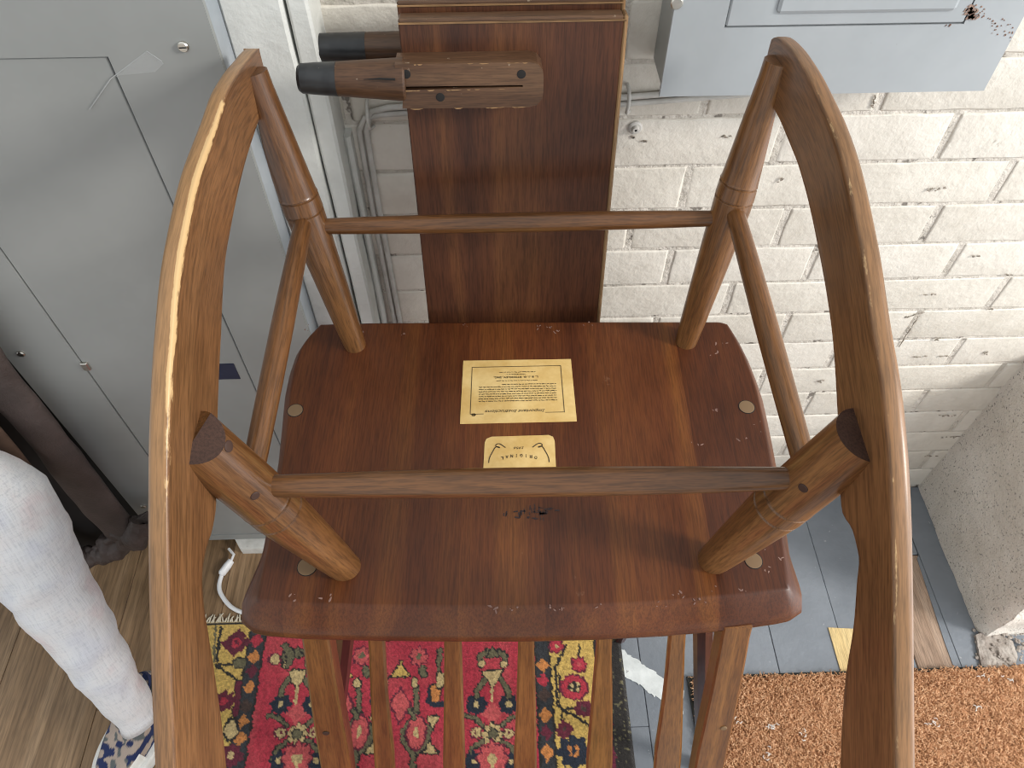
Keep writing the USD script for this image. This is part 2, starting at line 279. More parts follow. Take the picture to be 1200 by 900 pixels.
# back wall: painted bricks, one by one
wb = thing('wall_back', kind='structure')
put(wb, 'mortar', trimesh.creation.box(bounds=[[-1.5, YW + .0010, -.02], [XW + .35, YW + .12, 1.62]]), MORTAR, smooth=False)
CO = .0705; z0 = .921 - 13 * CO
def brick_mesh(x0, x1, za, zb, seed):
    nx, nz = 9, 5; r = np.random.default_rng(seed); X, Z = np.meshgrid(np.linspace(0, 1, nx), np.linspace(0, 1, nz), indexing='ij')
    px, pz = x0 + (x1 - x0) * X, za + (zb - za) * Z
    y = YW + .0026 * (fbm(np.stack([px * 22, pz * 22, np.full_like(px, seed * .37)], -1), 3) - .5) - r.uniform(0, .0022)
    edge = np.maximum(np.abs(X - .5), np.abs(Z - .5) * 1.0) > .499
    y = np.where(edge, YW + .0016, y); inner = (np.abs(X - .5) > .36) & ~edge
    px = px + np.where(edge, 0, r.normal(0, .0012, px.shape)); pz = pz + np.where(edge, r.normal(0, .0008, px.shape), 0)
    X2 = np.where(X < .01, 0, np.where(X > .99, 1, np.clip((X - .125) / .75, 0, 1) * .96 + .02)); px = x0 + (x1 - x0) * X2 + np.where(edge, 0, r.normal(0, .0008, px.shape))
    Z2 = np.where(Z < .01, 0, np.where(Z > .99, 1, np.clip((Z - .25) / .5, 0, 1) * .90 + .05)); pz = za + (zb - za) * Z2 + r.normal(0, .0006, px.shape)
    V = np.stack([px, y, pz], -1).reshape(-1, 3); idx = np.arange(nx * nz).reshape(nx, nz)
    a, b, c, d = idx[:-1, :-1].ravel(), idx[1:, :-1].ravel(), idx[1:, 1:].ravel(), idx[:-1, 1:].ravel()
    f = np.vstack([np.stack([a, b, c], 1), np.stack([a, c, d], 1)])
    nb = len(V); back = V[[0, (nx - 1) * nz, nx * nz - 1, nz - 1]].copy(); back[:, 1] = YW + .05
    ring = np.concatenate([idx[:, 0], idx[-1, 1:], idx[-2::-1, -1], idx[0, -2:0:-1]]); V2 = V[ring].copy(); V2[:, 1] = YW + .02
    V = np.vstack([V, V2]); m = len(ring); i = np.arange(m); j = (i + 1) % m
    f = np.vstack([f, np.stack([ring[i], nb + i, nb + j], 1), np.stack([ring[i], nb + j, ring[j]], 1)])
    return trimesh.Trimesh(V, f, process=False)
for row in range(22):
    za = z0 + (row - 1) * CO; zb = za + CO
    if zb < .005 or za > 1.5: continue
    off = .252 if (row % 2 == 0) else .355
    if row == 11: off = .397
    for n in range(-7, 6):
        x0, x1 = off + n * .2085, off + (n + 1) * .2085
        if x1 < -1.0 or x0 > XW + .02: continue
        put(wb, 'brick', brick_mesh(x0 + .0036, min(x1 - .0036, XW + .05), max(za + .0016, .001), zb - .0016, row * 31 + n + 400), BRICK[(row * 7 + n * 3) % 3], smooth=60)

r_ = np.random.default_rng(15); chips = []
for u, v, w_, h_, n_ in ((1096, 222, .012, .004, 9), (744, 160, .004, .003, 4), (1110, 487, .018, .003, 8), (1117, 512, .022, .0035, 10), (1092, 534, .018, .003, 8), (1160, 362, .010, .002, 5), (1098, 397, .008, .004, 6), (962, 447, .007, .005, 7), (1075, 418, .012, .002, 5), (1105, 417, .012, .002, 5), (1092, 345, .010, .002, 5), (1156, 414, .004, .006, 5), (755, 165, .006, .002, 4), (848, 160, .006, .002, 4), (1140, 300, .012, .002, 5), (1180, 322, .010, .002, 5), (915, 210, .004, .005, 5)):
    for _ in range(n_):
        c = at_y(u, v, YW - .0024) + np.array([r_.normal(0, w_ * .45), 0, r_.normal(0, h_ * .4)]); k_ = 7; a_ = np.sort(r_.uniform(0, 6.28, k_))
        m = prism(np.stack([np.cos(a_) * r_.uniform(.0008, .0034, k_), np.sin(a_) * r_.uniform(.0005, .0014, k_)], 1), 0, .0012)
        m.vertices = np.stack([m.vertices[:, 0] + c[0], c[1] - m.vertices[:, 2], m.vertices[:, 1] + c[2]], 1); chips.append(m)
for A_, B_ in (((1077, 370), (1054, 406)), ((1060, 372), (1084, 366)), ((1027, 112), (1022, 126))):
    chips.append(strip_w(at_y(*A_, YW - .0026), at_y(*B_, YW - .0026), .0008, r_))
put(wb, 'chips', trimesh.util.concatenate(chips), paint('chip_brown', (.24, .205, .165), (.34, .30, .25), rough=.9), smooth=False, kind='stuff')  # brownish tone of the broken chips and cracks

# right wall: rough stucco return that ends at the doorway
wr = thing('wall_right', kind='structure')
ny, nz = 44, 110
Y, Z = np.meshgrid(np.linspace(0, 1, ny), np.linspace(0, 1, nz), indexing='ij'); zz = Z * .455
ye = YEND + .010 * (fbm(np.stack([zz * 14, zz * 0, zz * 0 + 3], -1), 3) - .5) + .035 * np.clip(1 - zz / .05, 0, 1) * 0
yy = YW + .01 + (ye - YW - .01) * Y
xx = XW + .005 * (fbm(np.stack([yy * 9, zz * 9, zz * 0], -1), 4) - .5) + .003 * (fbm(np.stack([yy * 60, zz * 60, zz * 0 + 9], -1), 2) - .5) + .012 * np.clip((Y - .93) / .07, 0, 1) ** 2
idx = np.arange(ny * nz).reshape(ny, nz); a, b, c, d = idx[:-1, :-1].ravel(), idx[1:, :-1].ravel(), idx[1:, 1:].ravel(), idx[:-1, 1:].ravel()
front = trimesh.Trimesh(np.stack([xx, yy, zz], -1).reshape(-1, 3), np.vstack([np.stack([a, c, b], 1), np.stack([a, d, c], 1)]), process=False)
nx2 = 24; U, Z2 = np.meshgrid(np.linspace(0, 1, nx2), np.arange(nz), indexing='ij')
px = xx[-1][Z2] + U * .24; py = yy[-1][Z2] + .012 * (fbm(np.stack([px * 25, zz[-1][Z2] * 25, px * 0], -1), 3) - .5) * np.clip(U * 6, 0, 1) + .004 * np.clip(U * 8, 0, 1)
idx = np.arange(nx2 * nz).reshape(nx2, nz); a, b, c, d = idx[:-1, :-1].ravel(), idx[1:, :-1].ravel(), idx[1:, 1:].ravel(), idx[:-1, 1:].ravel()
ret = trimesh.Trimesh(np.stack([px, py, zz[-1][Z2]], -1).reshape(-1, 3), np.vstack([np.stack([a, c, b], 1), np.stack([a, d, c], 1)]), process=False)
put(wr, 'stucco_face', trimesh.util.concatenate([front, ret]), STUCCO, smooth=60)
put(wr, 'wall_core', trimesh.creation.box(bounds=[[XW + .03, YEND + .045, 0], [XW + .24, YW + .1, .452]]), STUCCO, smooth=False)

put(wr, 'sill', chamfer_box((XW + .002, YEND - .002, .448), (XW + .26, YW, .462), .004), WTRIM, smooth=False)

# white painted post between cabinet and bricks
tr = thing('trim_1', kind='structure')
def rough_board(x0, x1, y0, y1, z0_, z1_, seed, amp=.0015):
    n = 60; z = np.linspace(z0_, z1_, n); w = lambda s: amp * (fbm(np.stack([z * 9, z * 0 + s, z * 0 + seed], -1), 3) - .5) * 2
    c = .003; V = []
    for k in range(n):
        a, b = x0 + w(1)[k], x1 + w(2)[k]
        V += [(a, y1, z[k]), (a, y0 + c, z[k]), (a + c, y0, z[k]), (b - c, y0, z[k]), (b, y0 + c, z[k]), (b, y1, z[k])]
    f = []
    for k in range(n - 1):
        for i in range(6):
            j = (i + 1) % 6; p, q2 = k * 6, (k + 1) * 6; f += [(p + i, p + j, q2 + j), (p + i, q2 + j, q2 + i)]
    f += [((n - 1) * 6, (n - 1) * 6 + i, (n - 1) * 6 + i + 1) for i in range(1, 5)]
    return trimesh.Trimesh(V, f, process=False)
put(tr, 'board', rough_board(-.2568, -.1965, .738, YW + .01, 0, 1.62, 3), WPOST, smooth=40)
put(tr, 'board', rough_board(-.1940, -.1730, .742, YW + .01, 0, 1.62, 8), WPOST, smooth=40)
put(tr, 'corner_bead', rough_board(-.1725, -.1650, .776, YW + .01, 0, .915, 5), WPOST, smooth=40)
bs = thing('baseboard_left', kind='structure')
put(bs, 'trim_strip', prism([(-.528, .686), (-.20, .682), (-.20, .735), (-.52, .735), (-.545, .712)], 0, .022), WTRIM, smooth=False)

# ------------------------------------------------------------------ grey steel cabinet at the left
YC = .700
P = lambda u, v, y=YC: at_y(u, v, y)
xl, xr = -.655, P(333, 285)[0]; xr = -.2565; zb_ = P(275, 632)[2]
xl = P(78, 503)[0]
cb = thing('steel_cabinet', 'tall grey painted steel cabinet with a flush door, left of the white post', 'cabinet', ((xl + xr) / 2, .74, 0))
put(cb, 'body', chamfer_box((xl, YC + .004, zb_), (xr, YW - .004, 1.62), .003), CABSIDE, smooth=False)
put(cb, 'plinth', chamfer_box((xl + .02, YC + .03, 0), (xr - .02, YW - .01, zb_ + .002), .002), DARK, smooth=False)
dx0, dx1, dz1 = P(90, 418)[0], P(215, 270)[0], P(60, 69)[2]; dz0 = zb_ + .02
fr = .0
from shapely.geometry import box as sbox
def plate(outer, hole, y0, y1):
    m = trimesh.creation.extrude_polygon(sbox(*outer).difference(sbox(*hole)), y1 - y0, engine='earcut')
    m.vertices = np.stack([m.vertices[:, 0], y1 - m.vertices[:, 2], m.vertices[:, 1]], 1)
    return m
put(cb, 'cover', plate((xl, zb_, xr, 1.62), (dx0 - .0008, dz0 - .001, dx1 + .0022, dz1 + .0012), YC, YC + .006), CAB, smooth=False)
put(cb, 'door', chamfer_box((dx0, YC + .0015, dz0), (dx1, YC + .010, dz1), .001), CAB, smooth=False)
put(cb, 'gap_seal', trimesh.creation.box(bounds=[[dx0 - .004, YC + .0045, dz0 - .004], [dx1 + .006, YC + .0055, dz1 + .004]]), DARK, smooth=False)
for u, v in ((215, 54), (25, 414), (168, 593)):
    c = P(u, v); s = put(cb, 'screw', disc(c + [0, -.0012, 0], (0, -1, 0), .0052, .0040), STEEL, label='chrome screw head')
    put(s, 'slot', trimesh.creation.box(bounds=[c + [-.0036, -.0036, -.0005], c + [.0036, -.0031, .0005]]), DARK, smooth=False)
a = P(102, 430); put(cb, 'latch', chamfer_box(a + [-.006, -.003, -.006], a + [.004, .003, .010], .001), STEEL, smooth=False)
put(cb, 'sticker', trimesh.creation.box(bounds=[[P(245, 443)[0], YC + .0005, P(262, 445)[2]], [P(275, 430)[0], YC + .0013, P(262, 427)[2]]]), NAVY, smooth=False, label='dark blue sticker')
def strip_on(y, pts, w, t=.0004):
    pts = np.array(pts); out = []
    for a, b in zip(pts[:-1], pts[1:]):
        d = (b - a) / np.linalg.norm(b - a); n = np.array([-d[2], 0, d[0]]) * w
        out.append(trimesh.convex.convex_hull(np.array([p + e + np.array([0, q, 0]) for p in (a, b) for e in (n, -n) for q in (0, -t)])))
    return trimesh.util.concatenate(out)
tp = [P(u, v) for u, v in ((105, 128), (130, 92), (172, 60), (190, 72))]
put(cb, 'tape_remnant', trimesh.util.concatenate([strip_on(YC, tp, .0004), prism([(0, 0), (1, 0), (0, 1)], 0, 1).apply_scale(0.0001).apply_translation(tp[0])]), paint('tape_edge', (.31, .32, .315), (.38, .39, .385), rough=.35), smooth=False)
tq = np.array([P(u, v) for u, v in ((132, 92), (172, 60), (192, 74), (182, 84), (140, 88))])
tm = prism(tq[:, [0, 2]], 0, .0004); tm.vertices = np.stack([tm.vertices[:, 0], YC - .0002 - tm.vertices[:, 2], tm.vertices[:, 1]], 1)
put(cb, 'tape_film', tm, TAPE, smooth=False)

# ------------------------------------------------------------------ grey electrical box on the brick wall, upper right
YB = .722
B = lambda u, v: at_y(u, v, YB)
bx0, bx1, bz0 = B(773, 112)[0], B(1152, 108)[0], B(960, 110)[2]
eb = thing('electrical_panel', 'grey steel electrical panel with a recessed door, mounted high on the white bricks', 'electrical panel', ((bx0 + bx1) / 2, YW, bz0))
put(eb, 'body', chamfer_box((bx0 + .003, YB + .004, bz0 + .003), (bx1 - .003, YW - .004, 1.50), .002), CAB, smooth=False)
ex0, ex1, ez0 = B(852, 20)[0], B(1134, 18)[0], B(990, 30)[2]
put(eb, 'cover', plate((bx0, bz0, bx1, 1.5), (ex0 - .0003, ez0 - .0004, ex1 + .0003, 1.6), YB, YB + .005), BOX, smooth=False)
dr = put(eb, 'door', chamfer_box((ex0 + .0006, YB - .0005, ez0 + .0006), (ex1 - .0006, YB + .005, 1.5), .0016), BOX, smooth=False)
put(eb, 'gap_seal', trimesh.creation.box(bounds=[[ex0 - .003, YB + .0035, ez0 - .003], [ex1 + .003, YB + .0045, 1.49]]), DARK, smooth=False)
ix0, ix1, iz0 = B(911, 8)[0], B(1120, 8)[0], B(1010, 13)[2]
put(dr, 'raised_panel', chamfer_box((ix0, YB - .0035, iz0), (ix1, YB + .001, 1.5), .003), BOX, smooth=False)
c = B(793, 3); s = put(eb, 'screw', disc(c + [0, -.001, 0], (0, -1, 0), .006, .0036), STEEL)
kx = (bx0 + .003); ko = lathe((kx + .001, .760, bz0 + .10), (kx - .0012, .760, bz0 + .10), [(0, .024), (.6, .024), (1, .022)], 32)
put(eb, 'knockout', ko, CAB, smooth=30)
r_ = np.random.default_rng(3); bl = []
for u, v, n, sp in ((1137, 14, 26, 7), (1148, 16, 14, 8), (1168, 30, 16, 13), (1180, 40, 10, 8), (1112, 29, 5, 5)):
    for _ in range(n):
        cc = B(u + r_.normal(0, sp * .5), v + r_.normal(0, sp * .45)); rr = r_.uniform(.0003, .0010)
        bl.append(disc(cc + [0, -.0003, 0], (0, -1, 0), rr, .0006, 7))
for _ in range(34):
    cc = B(1139 + r_.normal(0, 4.5), 14 + r_.normal(0, 4)); k_ = 9; a_ = np.sort(r_.uniform(0, 6.28, k_)); rr = r_.uniform(.0007, .0030, k_)
    m = prism(np.stack([np.cos(a_) * rr, np.sin(a_) * rr], 1), 0, .0004); m.vertices = np.stack([m.vertices[:, 0] + cc[0], cc[1] - .0006 - m.vertices[:, 2], m.vertices[:, 1] + cc[2]], 1); bl.append(m)
put(eb, 'rust_spots', trimesh.util.concatenate(bl), RUST, smooth=False, kind='stuff')

# ------------------------------------------------------------------ painted wires and hooks on the bricks
def wire(pts, r, n=10): return tube(spline(pts, 40), r, n)
wz = at_y(430, 126, YW)[2]
wrun = thing('wall_cable', 'pair of painted cables running along the bricks and down beside the white post', 'cable', (-.1, YW - .006, .5))
for k, dz in enumerate((0, .0085)):
    xk = -.1555 + k * .0085; zk = wz - .004 + dz
    pts = [(xk, YW - .004, .02), (xk + .001, YW - .004, .5), (xk - .001, YW - .004, .8), (xk, YW - .005, wz - .045), (xk + .001, YW - .007, wz - .025), (xk + .010, YW - .009, zk - .004), (xk + .03, YW - .008, zk), (xk + .07, YW - .007, zk + .001), (0, YW - .006, zk + .002), (.15, YW - .006, zk + .006), (.30, YW - .006, zk + .016)]
    put(wrun, 'cable', tube(pts, .0036, 10), WIRE, smooth=True)
for u, v in ((433, 130), (734, 112)):
    c = at_y(u, v, YW)
    put(wrun, 'hook', wire([c + [0, .004, .012], c + [0, -.014, .012], c + [0, -.020, 0], c + [0, -.016, -.012], c + [.004, -.008, -.014]], .0022, 8), WIRE, smooth=True)
an = at_y(744, 148, YW); ab = thing('wall_anchor', 'small painted anchor bolt in the bricks, right of the leaning panel', 'bolt', (an[0], YW, an[2]))
put(ab, 'washer', disc(an + [0, -.003, 0], (0, -1, 0), .0085, .004), WIRE); put(ab, 'bolt', disc(an + [0, -.006, 0], (0, -1, 0), .0045, .006, 12), WIRE); put(ab, 'bore', disc(an + [0, -.0086, 0], (0, -1, 0), .0018, .001, 10), DARK)

# ------------------------------------------------------------------ two dark table leaves leaning on the wall, each with a screwed-on leg
def table_leaf(label, ytop, ztop, xa, xb, th, thick, leg_px, dy, bracket):
    top = np.array([(xa + xb) / 2, ytop, ztop]); t = math.radians(th)
    up = np.array([0, math.sin(t), math.cos(t)]); nrm = np.array([0, -math.cos(t), math.sin(t)])      # nrm faces the room
    Lh = ztop / math.cos(t) - .012
    base = top - up * Lh
    p = thing('table_leaf', label, 'tabletop', (base[0], base[1], 0))
    rot = np.array([[1, 0, 0], -nrm, up])
    w = (xb - xa) / 2
    put(p, 'panel', oriented(chamfer_box((-w, 0, -Lh), (w - .004, thick, -.004), .0012), rot, top), W_panel, smooth=False, grain=np.array([[1, 0, 0], nrm, up]))
    put(p, 'edge_band', oriented(chamfer_box((w - .0045, -.0004, -Lh), (w, thick + .0004, 0), .0015), rot, top), W_edge, smooth=False, grain=np.array([[1, 0, 0], nrm, up]), label='pale worn edge')
    put(p, 'edge_band', oriented(chamfer_box((-w, -.0004, -.0045), (w - .0045, thick + .0004, 0), .0015), rot, top), W_block, smooth=False, grain=GX)
    put(p, 'edge_wear', oriented(chamfer_box((-w, -.0010, -.0052), (w - .002, .0006, -.0034), .0003), rot, top), W_edge, smooth=False, grain=GX)
    # leg
    def on(u, v, off=0.0): d = ray(u, v); q0 = top + nrm * off; return O + d * (np.dot(nrm, q0 - O) / np.dot(nrm, d))
    return p, on, up, nrm, rot, top
xa, xb = at_y(465.5, 18, .712)[0], at_y(737, 18, .712)[0]
lf, on, up, nrm, rot, top = table_leaf('dark walnut table leaf leaning upright, block-mounted leg across its face', .712, at_y(600, 20, .712)[2], xa, xb, 9.5, .018, None, 0, True)
dB = .030
c0, c1 = on(465, 100, dB), on(637, 98, dB); zt, zb2 = on(550, 74, dB), on(550, 127, dB); hh = np.linalg.norm(zt - zb2)
cen = (zt + zb2) / 2; x0, x1 = c0[0] - cen[0], c1[0] - cen[0]
bm = []
# block with a rounded right end
poly = [(x0, -hh / 2), (x1 - .014, -hh / 2), (x1 - .006, -hh / 2 + .002), (x1 - .001, -hh / 2 + .008), (x1, -hh / 2 + .015), (x1, hh / 2 - .015), (x1 - .001, hh / 2 - .008), (x1 - .006, hh / 2 - .002), (x1 - .014, hh / 2), (x0, hh / 2)]
gap = .0016; gy = -hh * .02
half = lambda lo, hi, xend: None
def block(polyg):
    m = prism(polyg, 0, dB); loc = m.vertices.copy(); m.vertices = cen + np.outer(loc[:, 0], [1, 0, 0]) + np.outer(loc[:, 1], up) + np.outer(loc[:, 2] - dB, nrm); return m
xs_ = x1 - .020
upper = [(x0, gy + gap), (xs_, gy + gap * .6), (xs_, gy - gap * .5), (x0 + .006, gy - gap), (x0 + .003, -hh / 2 + .001), (x1 - .014, -hh / 2), (x1 - .006, -hh / 2 + .002), (x1 - .001, -hh / 2 + .008), (x1, -hh / 2 + .015), (x1, hh / 2 - .015), (x1 - .001, hh / 2 - .008), (x1 - .006, hh / 2 - .002), (x1 - .014, hh / 2), (x0, hh / 2)]
bk = put(lf, 'bracket', block(upper), W_block, smooth=25, grain=np.array([up, nrm, [1, 0, 0]]), label='scuffed brown mounting block split along its grain')
r_ = np.random.default_rng(6); ew = []
for q in range(26):
    a = x0 + .003 + (x1 - x0 - .02) * r_.uniform(); l = r_.uniform(.002, .014); z_ = (hh / 2 - .0003, gy - gap - .0006, -hh / 2 + .0006)[q % 3]; hgt = r_.uniform(.0004, .0012)
    ew.append(trimesh.convex.convex_hull(np.array([cen + np.array([1, 0, 0]) * xx_ + up * zz_ + nrm * nn_ for xx_, zz_ in ((a, z_), (min(a + l, x1 - .014), z_), (a + l * .3, z_ - hgt), (a + l * .7, z_ - hgt * .8)) for nn_ in (.0002, -.0006)])))
put(bk, 'edge_wear', trimesh.util.concatenate(ew), W_edge, smooth=False, grain=GX, kind='stuff')
for u, v in ((476, 87), (611, 87), (516, 114)):
    h = on(u, v, dB + .0001); put(bk, 'screw_hole', disc(h, nrm, .0042, .0010), DARK)
def leg_of(p, on, A, Bp, rA, rB, split, off):
    A, Bp = on(*A, off), on(*Bp, off); d = Bp - A; L = np.linalg.norm(d)
    cut = .64 if split else .58
    put(p, 'leg', lathe(A, Bp, [(0, rA * .9), (.02, rA), (cut, rA + (rB - rA) * cut), (cut + .001, (rA + (rB - rA) * cut) * .9)], 32), W_block, smooth=30, grain=frame_z(d))
    put(p, 'foot_cap', lathe(A, Bp, [(cut, (rA + (rB - rA) * cut) * 1.02), (.97, rB * 1.02), (1, rB * .85)], 32), BLACK, smooth=30, label='black painted foot cap')
leg_of(lf, on, (476, 93), (350, 92), .0200, .0135, True, .018)
a, b = on(426, 93, .0375), on(463, 93, .039); put(lf, 'crack', tube([a, (a + b) / 2 + up * .0006, b], [.0003, .001, .0013], 6), DARK, smooth=False)
lf2, on2, *_ = table_leaf('second dark table leaf behind the walnut one, only top edge and leg showing', .736, at_y(600, 3, .736)[2] + .003, at_y(465, 5, .736)[0], at_y(733, 5, .736)[0], 9.0, .014, None, 0, True)
leg_of(lf2, on2, (520, 55), (364, 56), .0165, .0135, False, -.0310)

# ------------------------------------------------------------------ the upside-down rocking chair
CB = np.array([.015, .30, 0.])
ch = thing('rocking_chair', 'brown wooden spindle-back rocking chair turned upside down, seat underside and rockers upward', 'rocking chair', CB, rotz=YAW)
ZS = .750
# seat
S0 = [(376, 380), (430, 378.5), (530, 377.5), (615, 377), (700, 377), (800, 377), (843, 377), (852, 379), (863, 397), (873, 417), (881, 437), (888, 458), (894, 485), (900, 515), (908, 560), (917, 625), (926, 692), (860, 700), (780, 707), (700, 711), (615, 713), (520, 713), (430, 712), (350, 710), (299, 706), (311, 655), (318, 620), (327, 570), (333, 530), (337, 490), (340, 455), (345, 430), (352, 409), (362, 394)]
S0 = np.array([hz(u, v, ZS)[:2] for u, v in S0])
from shapely.geometry import Polygon, Point
def resample(poly, n):
    c = np.array(poly.exterior.coords); s = np.r_[0, np.cumsum(np.linalg.norm(np.diff(c, axis=0), axis=1))]; t = np.linspace(0, s[-1], n, endpoint=False)
    return np.stack([np.interp(t, s, c[:, 0]), np.interp(t, s, c[:, 1])], 1)
base = Polygon(S0)
levels = [(-.004, ZS, 0), (.0, ZS - .0008, 0), (.011, ZS - .011, 0), (.0165, ZS - .018, 0), (.0185, ZS - .026, 0), (.017, ZS - .034, 0), (.010, ZS - .041, 0), (.0, ZS - .044, 0)]
cen2 = np.array(base.centroid.coords[0]); nS = 260; V = []
dense = resample(base, nS)
nrm2 = np.roll(dense, -1, 0) - np.roll(dense, 1, 0); nrm2 = np.stack([nrm2[:, 1], -nrm2[:, 0]], 1); nrm2 /= np.linalg.norm(nrm2, axis=1)[:, None]
if np.mean(((dense - cen2) * nrm2).sum(1)) < 0: nrm2 = -nrm2
for _ in range(1): nrm2 = (np.roll(nrm2, 1, 0) + nrm2 + np.roll(nrm2, -1, 0)); nrm2 /= np.linalg.norm(nrm2, axis=1)[:, None]
near = np.clip((.33 - dense[:, 1]) / .05, 0, 1)                       # the bevel is widest along the rear edge
for off, z, _ in levels: V.append(np.column_stack([dense + nrm2 * (off * (.62 + .55 * near))[:, None], np.full(nS, z)]))
f = []; i = np.arange(nS); j = (i + 1) % nS
for k in range(len(levels) - 1):
    a, b = k * nS, (k + 1) * nS; f += [np.stack([a + i, a + j, b + j], 1), np.stack([a + i, b + j, b + i], 1)]
V = np.vstack(V + [[[*cen2, ZS]], [[*cen2, ZS - .044]]]); nl = len(levels)
f += [np.stack([np.full(nS, nl * nS), j, i], 1), np.stack([np.full(nS, nl * nS + 1), (nl - 1) * nS + i, (nl - 1) * nS + j], 1)]
seat = trimesh.Trimesh(V, np.vstack(f), process=False)
if seat.volume < 0: seat.invert()
st = put(ch, 'seat', seat, W_seat, smooth=35, grain=GY, label='dark reddish seat underside')
for u, v, r in ((875, 477, .0088), (346, 481, .0085), (883, 657, .0085), (360, 664, .0095)):
    put(st, 'wood_plug', disc(hz(u, v, ZS) + [0, 0, .0002], (0, 0, 1), r, .0012), W_plug, label='pale wood plug')
    th = np.linspace(0, 2 * np.pi, 33); cpt = hz(u, v, ZS)
    put(st, 'plug_rim', tube(np.stack([cpt[0] + np.cos(th) * r, cpt[1] + np.sin(th) * r, np.full(33, ZS)], 1), .0006, 6), DARK, smooth=True)
r_ = np.random.default_rng(11); sc = []
for u, v in ((600, 712), (648, 713), (657, 713), (775, 709), (700, 710), (340, 700), (575, 712), (840, 690), (360, 385), (545, 381), (633, 381), (644, 383), (652, 389), (690, 380), (470, 392), (425, 394), (845, 403), (835, 415), (818, 520), (838, 480), (890, 498), (868, 515), (812, 700), (825, 705), (890, 640), (915, 655), (385, 700), (870, 690), (902, 668), (790, 695)):
    for _ in range(3):
        c = hz(u + r_.normal(0, 4), v + r_.normal(0, 2.2), ZS); rr = r_.uniform(.0003, .0011); a = r_.uniform(0, 3.1); m = disc((0, 0, 0), (0, 0, 1), rr, .0003, 9)
        m.vertices[:, :2] *= (1 + .9 * (noise(m.vertices * 2000 + len(sc)) - .5))[:, None]; m.vertices[:, 0] *= r_.uniform(1, 3.2); m.apply_transform(trimesh.transformations.rotation_matrix(a, [0, 0, 1])); m.apply_translation(c); sc.append(m)
put(st, 'scuff_marks', trimesh.util.concatenate(sc), paint('scuff', (.17, .09, .07), (.24, .14, .11), rough=.7), smooth=False, kind='stuff')
# paper labels
def quad_label(pts, z0_, z1_): return prism(np.array([hz(u, v, ZS)[:2] for u, v in pts]), z0_, z1_)
L1 = [(543, 423), (669, 421), (676, 494), (539, 497)]
lb = put(ch, 'paper_label', quad_label(L1, ZS, ZS + .0005), PAPER, smooth=False, label='large yellowed paper label printed with instructions')
Q = np.array([hz(u, v, ZS)[:2] for u, v in L1])          # far-left, far-right, near-right, near-left
def lab(s, t): return (Q[0] * (1 - s) + Q[1] * s) * (1 - t) + (Q[3] * (1 - s) + Q[2] * s) * t   # s across, t towards the viewer
def line_mesh(a, b, w, z): 
    a, b = np.array(a), np.array(b); d = b - a; n = np.array([-d[1], d[0]]) / (np.linalg.norm(d) + 1e-9) * w
    return prism([a + n, b + n, b - n, a - n], z, z + .0003)
zi = ZS + .0005
fr_ = [(.085, .115), (.90, .11), (.90, .86), (.085, .86)]
mm = [line_mesh(lab(*fr_[k]), lab(*fr_[k + 1]), .00035, zi) for k in (0, 1)] + [line_mesh(lab(.085, .115), lab(.085, .86), .00035, zi), line_mesh(lab(.085, .86), lab(.20, .86), .0003, zi), line_mesh(lab(.735, .855), lab(.90, .855), .0003, zi)]
put(lb, 'border_line', trimesh.util.concatenate(mm), INK, smooth=False)
def text_at(txt, h, s, t, width, bold=False, shear=0.0, z=zi):
    """upside-down lettering: reads from the far side; centred at (s, t)"""
    m = meshkit.text_mesh(txt, h, .0003, bold); w = m.bounds[1][0] - m.bounds[0][0]; k = width / w
    x, y = m.vertices[:, 0] - m.bounds[0][0] - w / 2, m.vertices[:, 1]; x = x * k + shear * y
    c = lab(s, t); dx = lab(s + .1, t) - lab(s, t); ang = math.atan2(dx[1], dx[0])
    X, Y = -x, -y; m.vertices = np.stack([c[0] + X * math.cos(ang) - Y * math.sin(ang), c[1] + X * math.sin(ang) + Y * math.cos(ang), z + m.vertices[:, 2]], 1)
    return m
wl = np.linalg.norm(lab(1, .5) - lab(0, .5))
put(lb, 'lettering', text_at('L. & J. G. STICKLEY, INC.', .0024, .485, .275, wl * .40, True), INK, smooth=False)
put(lb, 'lettering', text_at('Important Instructions', .0034, .475, .805, wl * .52, False, .45), INK, smooth=False)
put(lb, 'lettering', text_at('FAYETTEVILLE, N. Y.', .0011, .485, .235, wl * .17), INK, smooth=False)
r_ = np.random.default_rng(5); dashes = []
def text_line(s0, s1, t, thick=.00055):
    s = s0
    while s < s1 - .004:
        e = min(s + r_.uniform(.012, .045), s1); n = max(2, int((e - s) / .0065))
        for q in range(n):
            a = s + (e - s) * q / n; dashes.append(line_mesh(lab(a, t + r_.normal(0, .003)), lab(a + (e - s) / n * .66, t + r_.normal(0, .003)), thick * r_.uniform(.6, 1.15), zi))
        s = e + .007
for k, t in enumerate(np.linspace(.405, .665, 8)): text_line(.155 if k else .36, .845, t)
text_line(.31, .69, .345, .0004); text_line(.335, .665, .205, .0004)
for k in range(14):                                        # small printed ornament in the corner
    a = k * .45; p0 = lab(.115, .87); dashes.append(line_mesh(p0 + np.array([math.cos(a), math.sin(a)]) * .0006, p0 + np.array([math.cos(a), math.sin(a) * .8]) * (.0018 + .0009 * (k % 2)), .0004, zi))
put(lb, 'small_print', trimesh.util.concatenate(dashes), INK, smooth=False, kind='stuff')
L2 = [(568, 519), (570, 514.5), (576, 512), (610, 511), (643, 510), (648, 512), (650, 517), (652, 556), (650, 561), (644, 564), (574, 565), (568, 563), (566, 558)]
lb2 = put(ch, 'paper_label', quad_label(L2, ZS, ZS + .0005), PAPER, smooth=False, label='small rounded yellow paper label half hidden behind the stretcher')
Q = np.array([hz(u, v, ZS)[:2] for u, v in ((568, 511), (650, 510), (652, 564), (566, 565))])
wl = np.linalg.norm(lab(1, .5) - lab(0, .5))
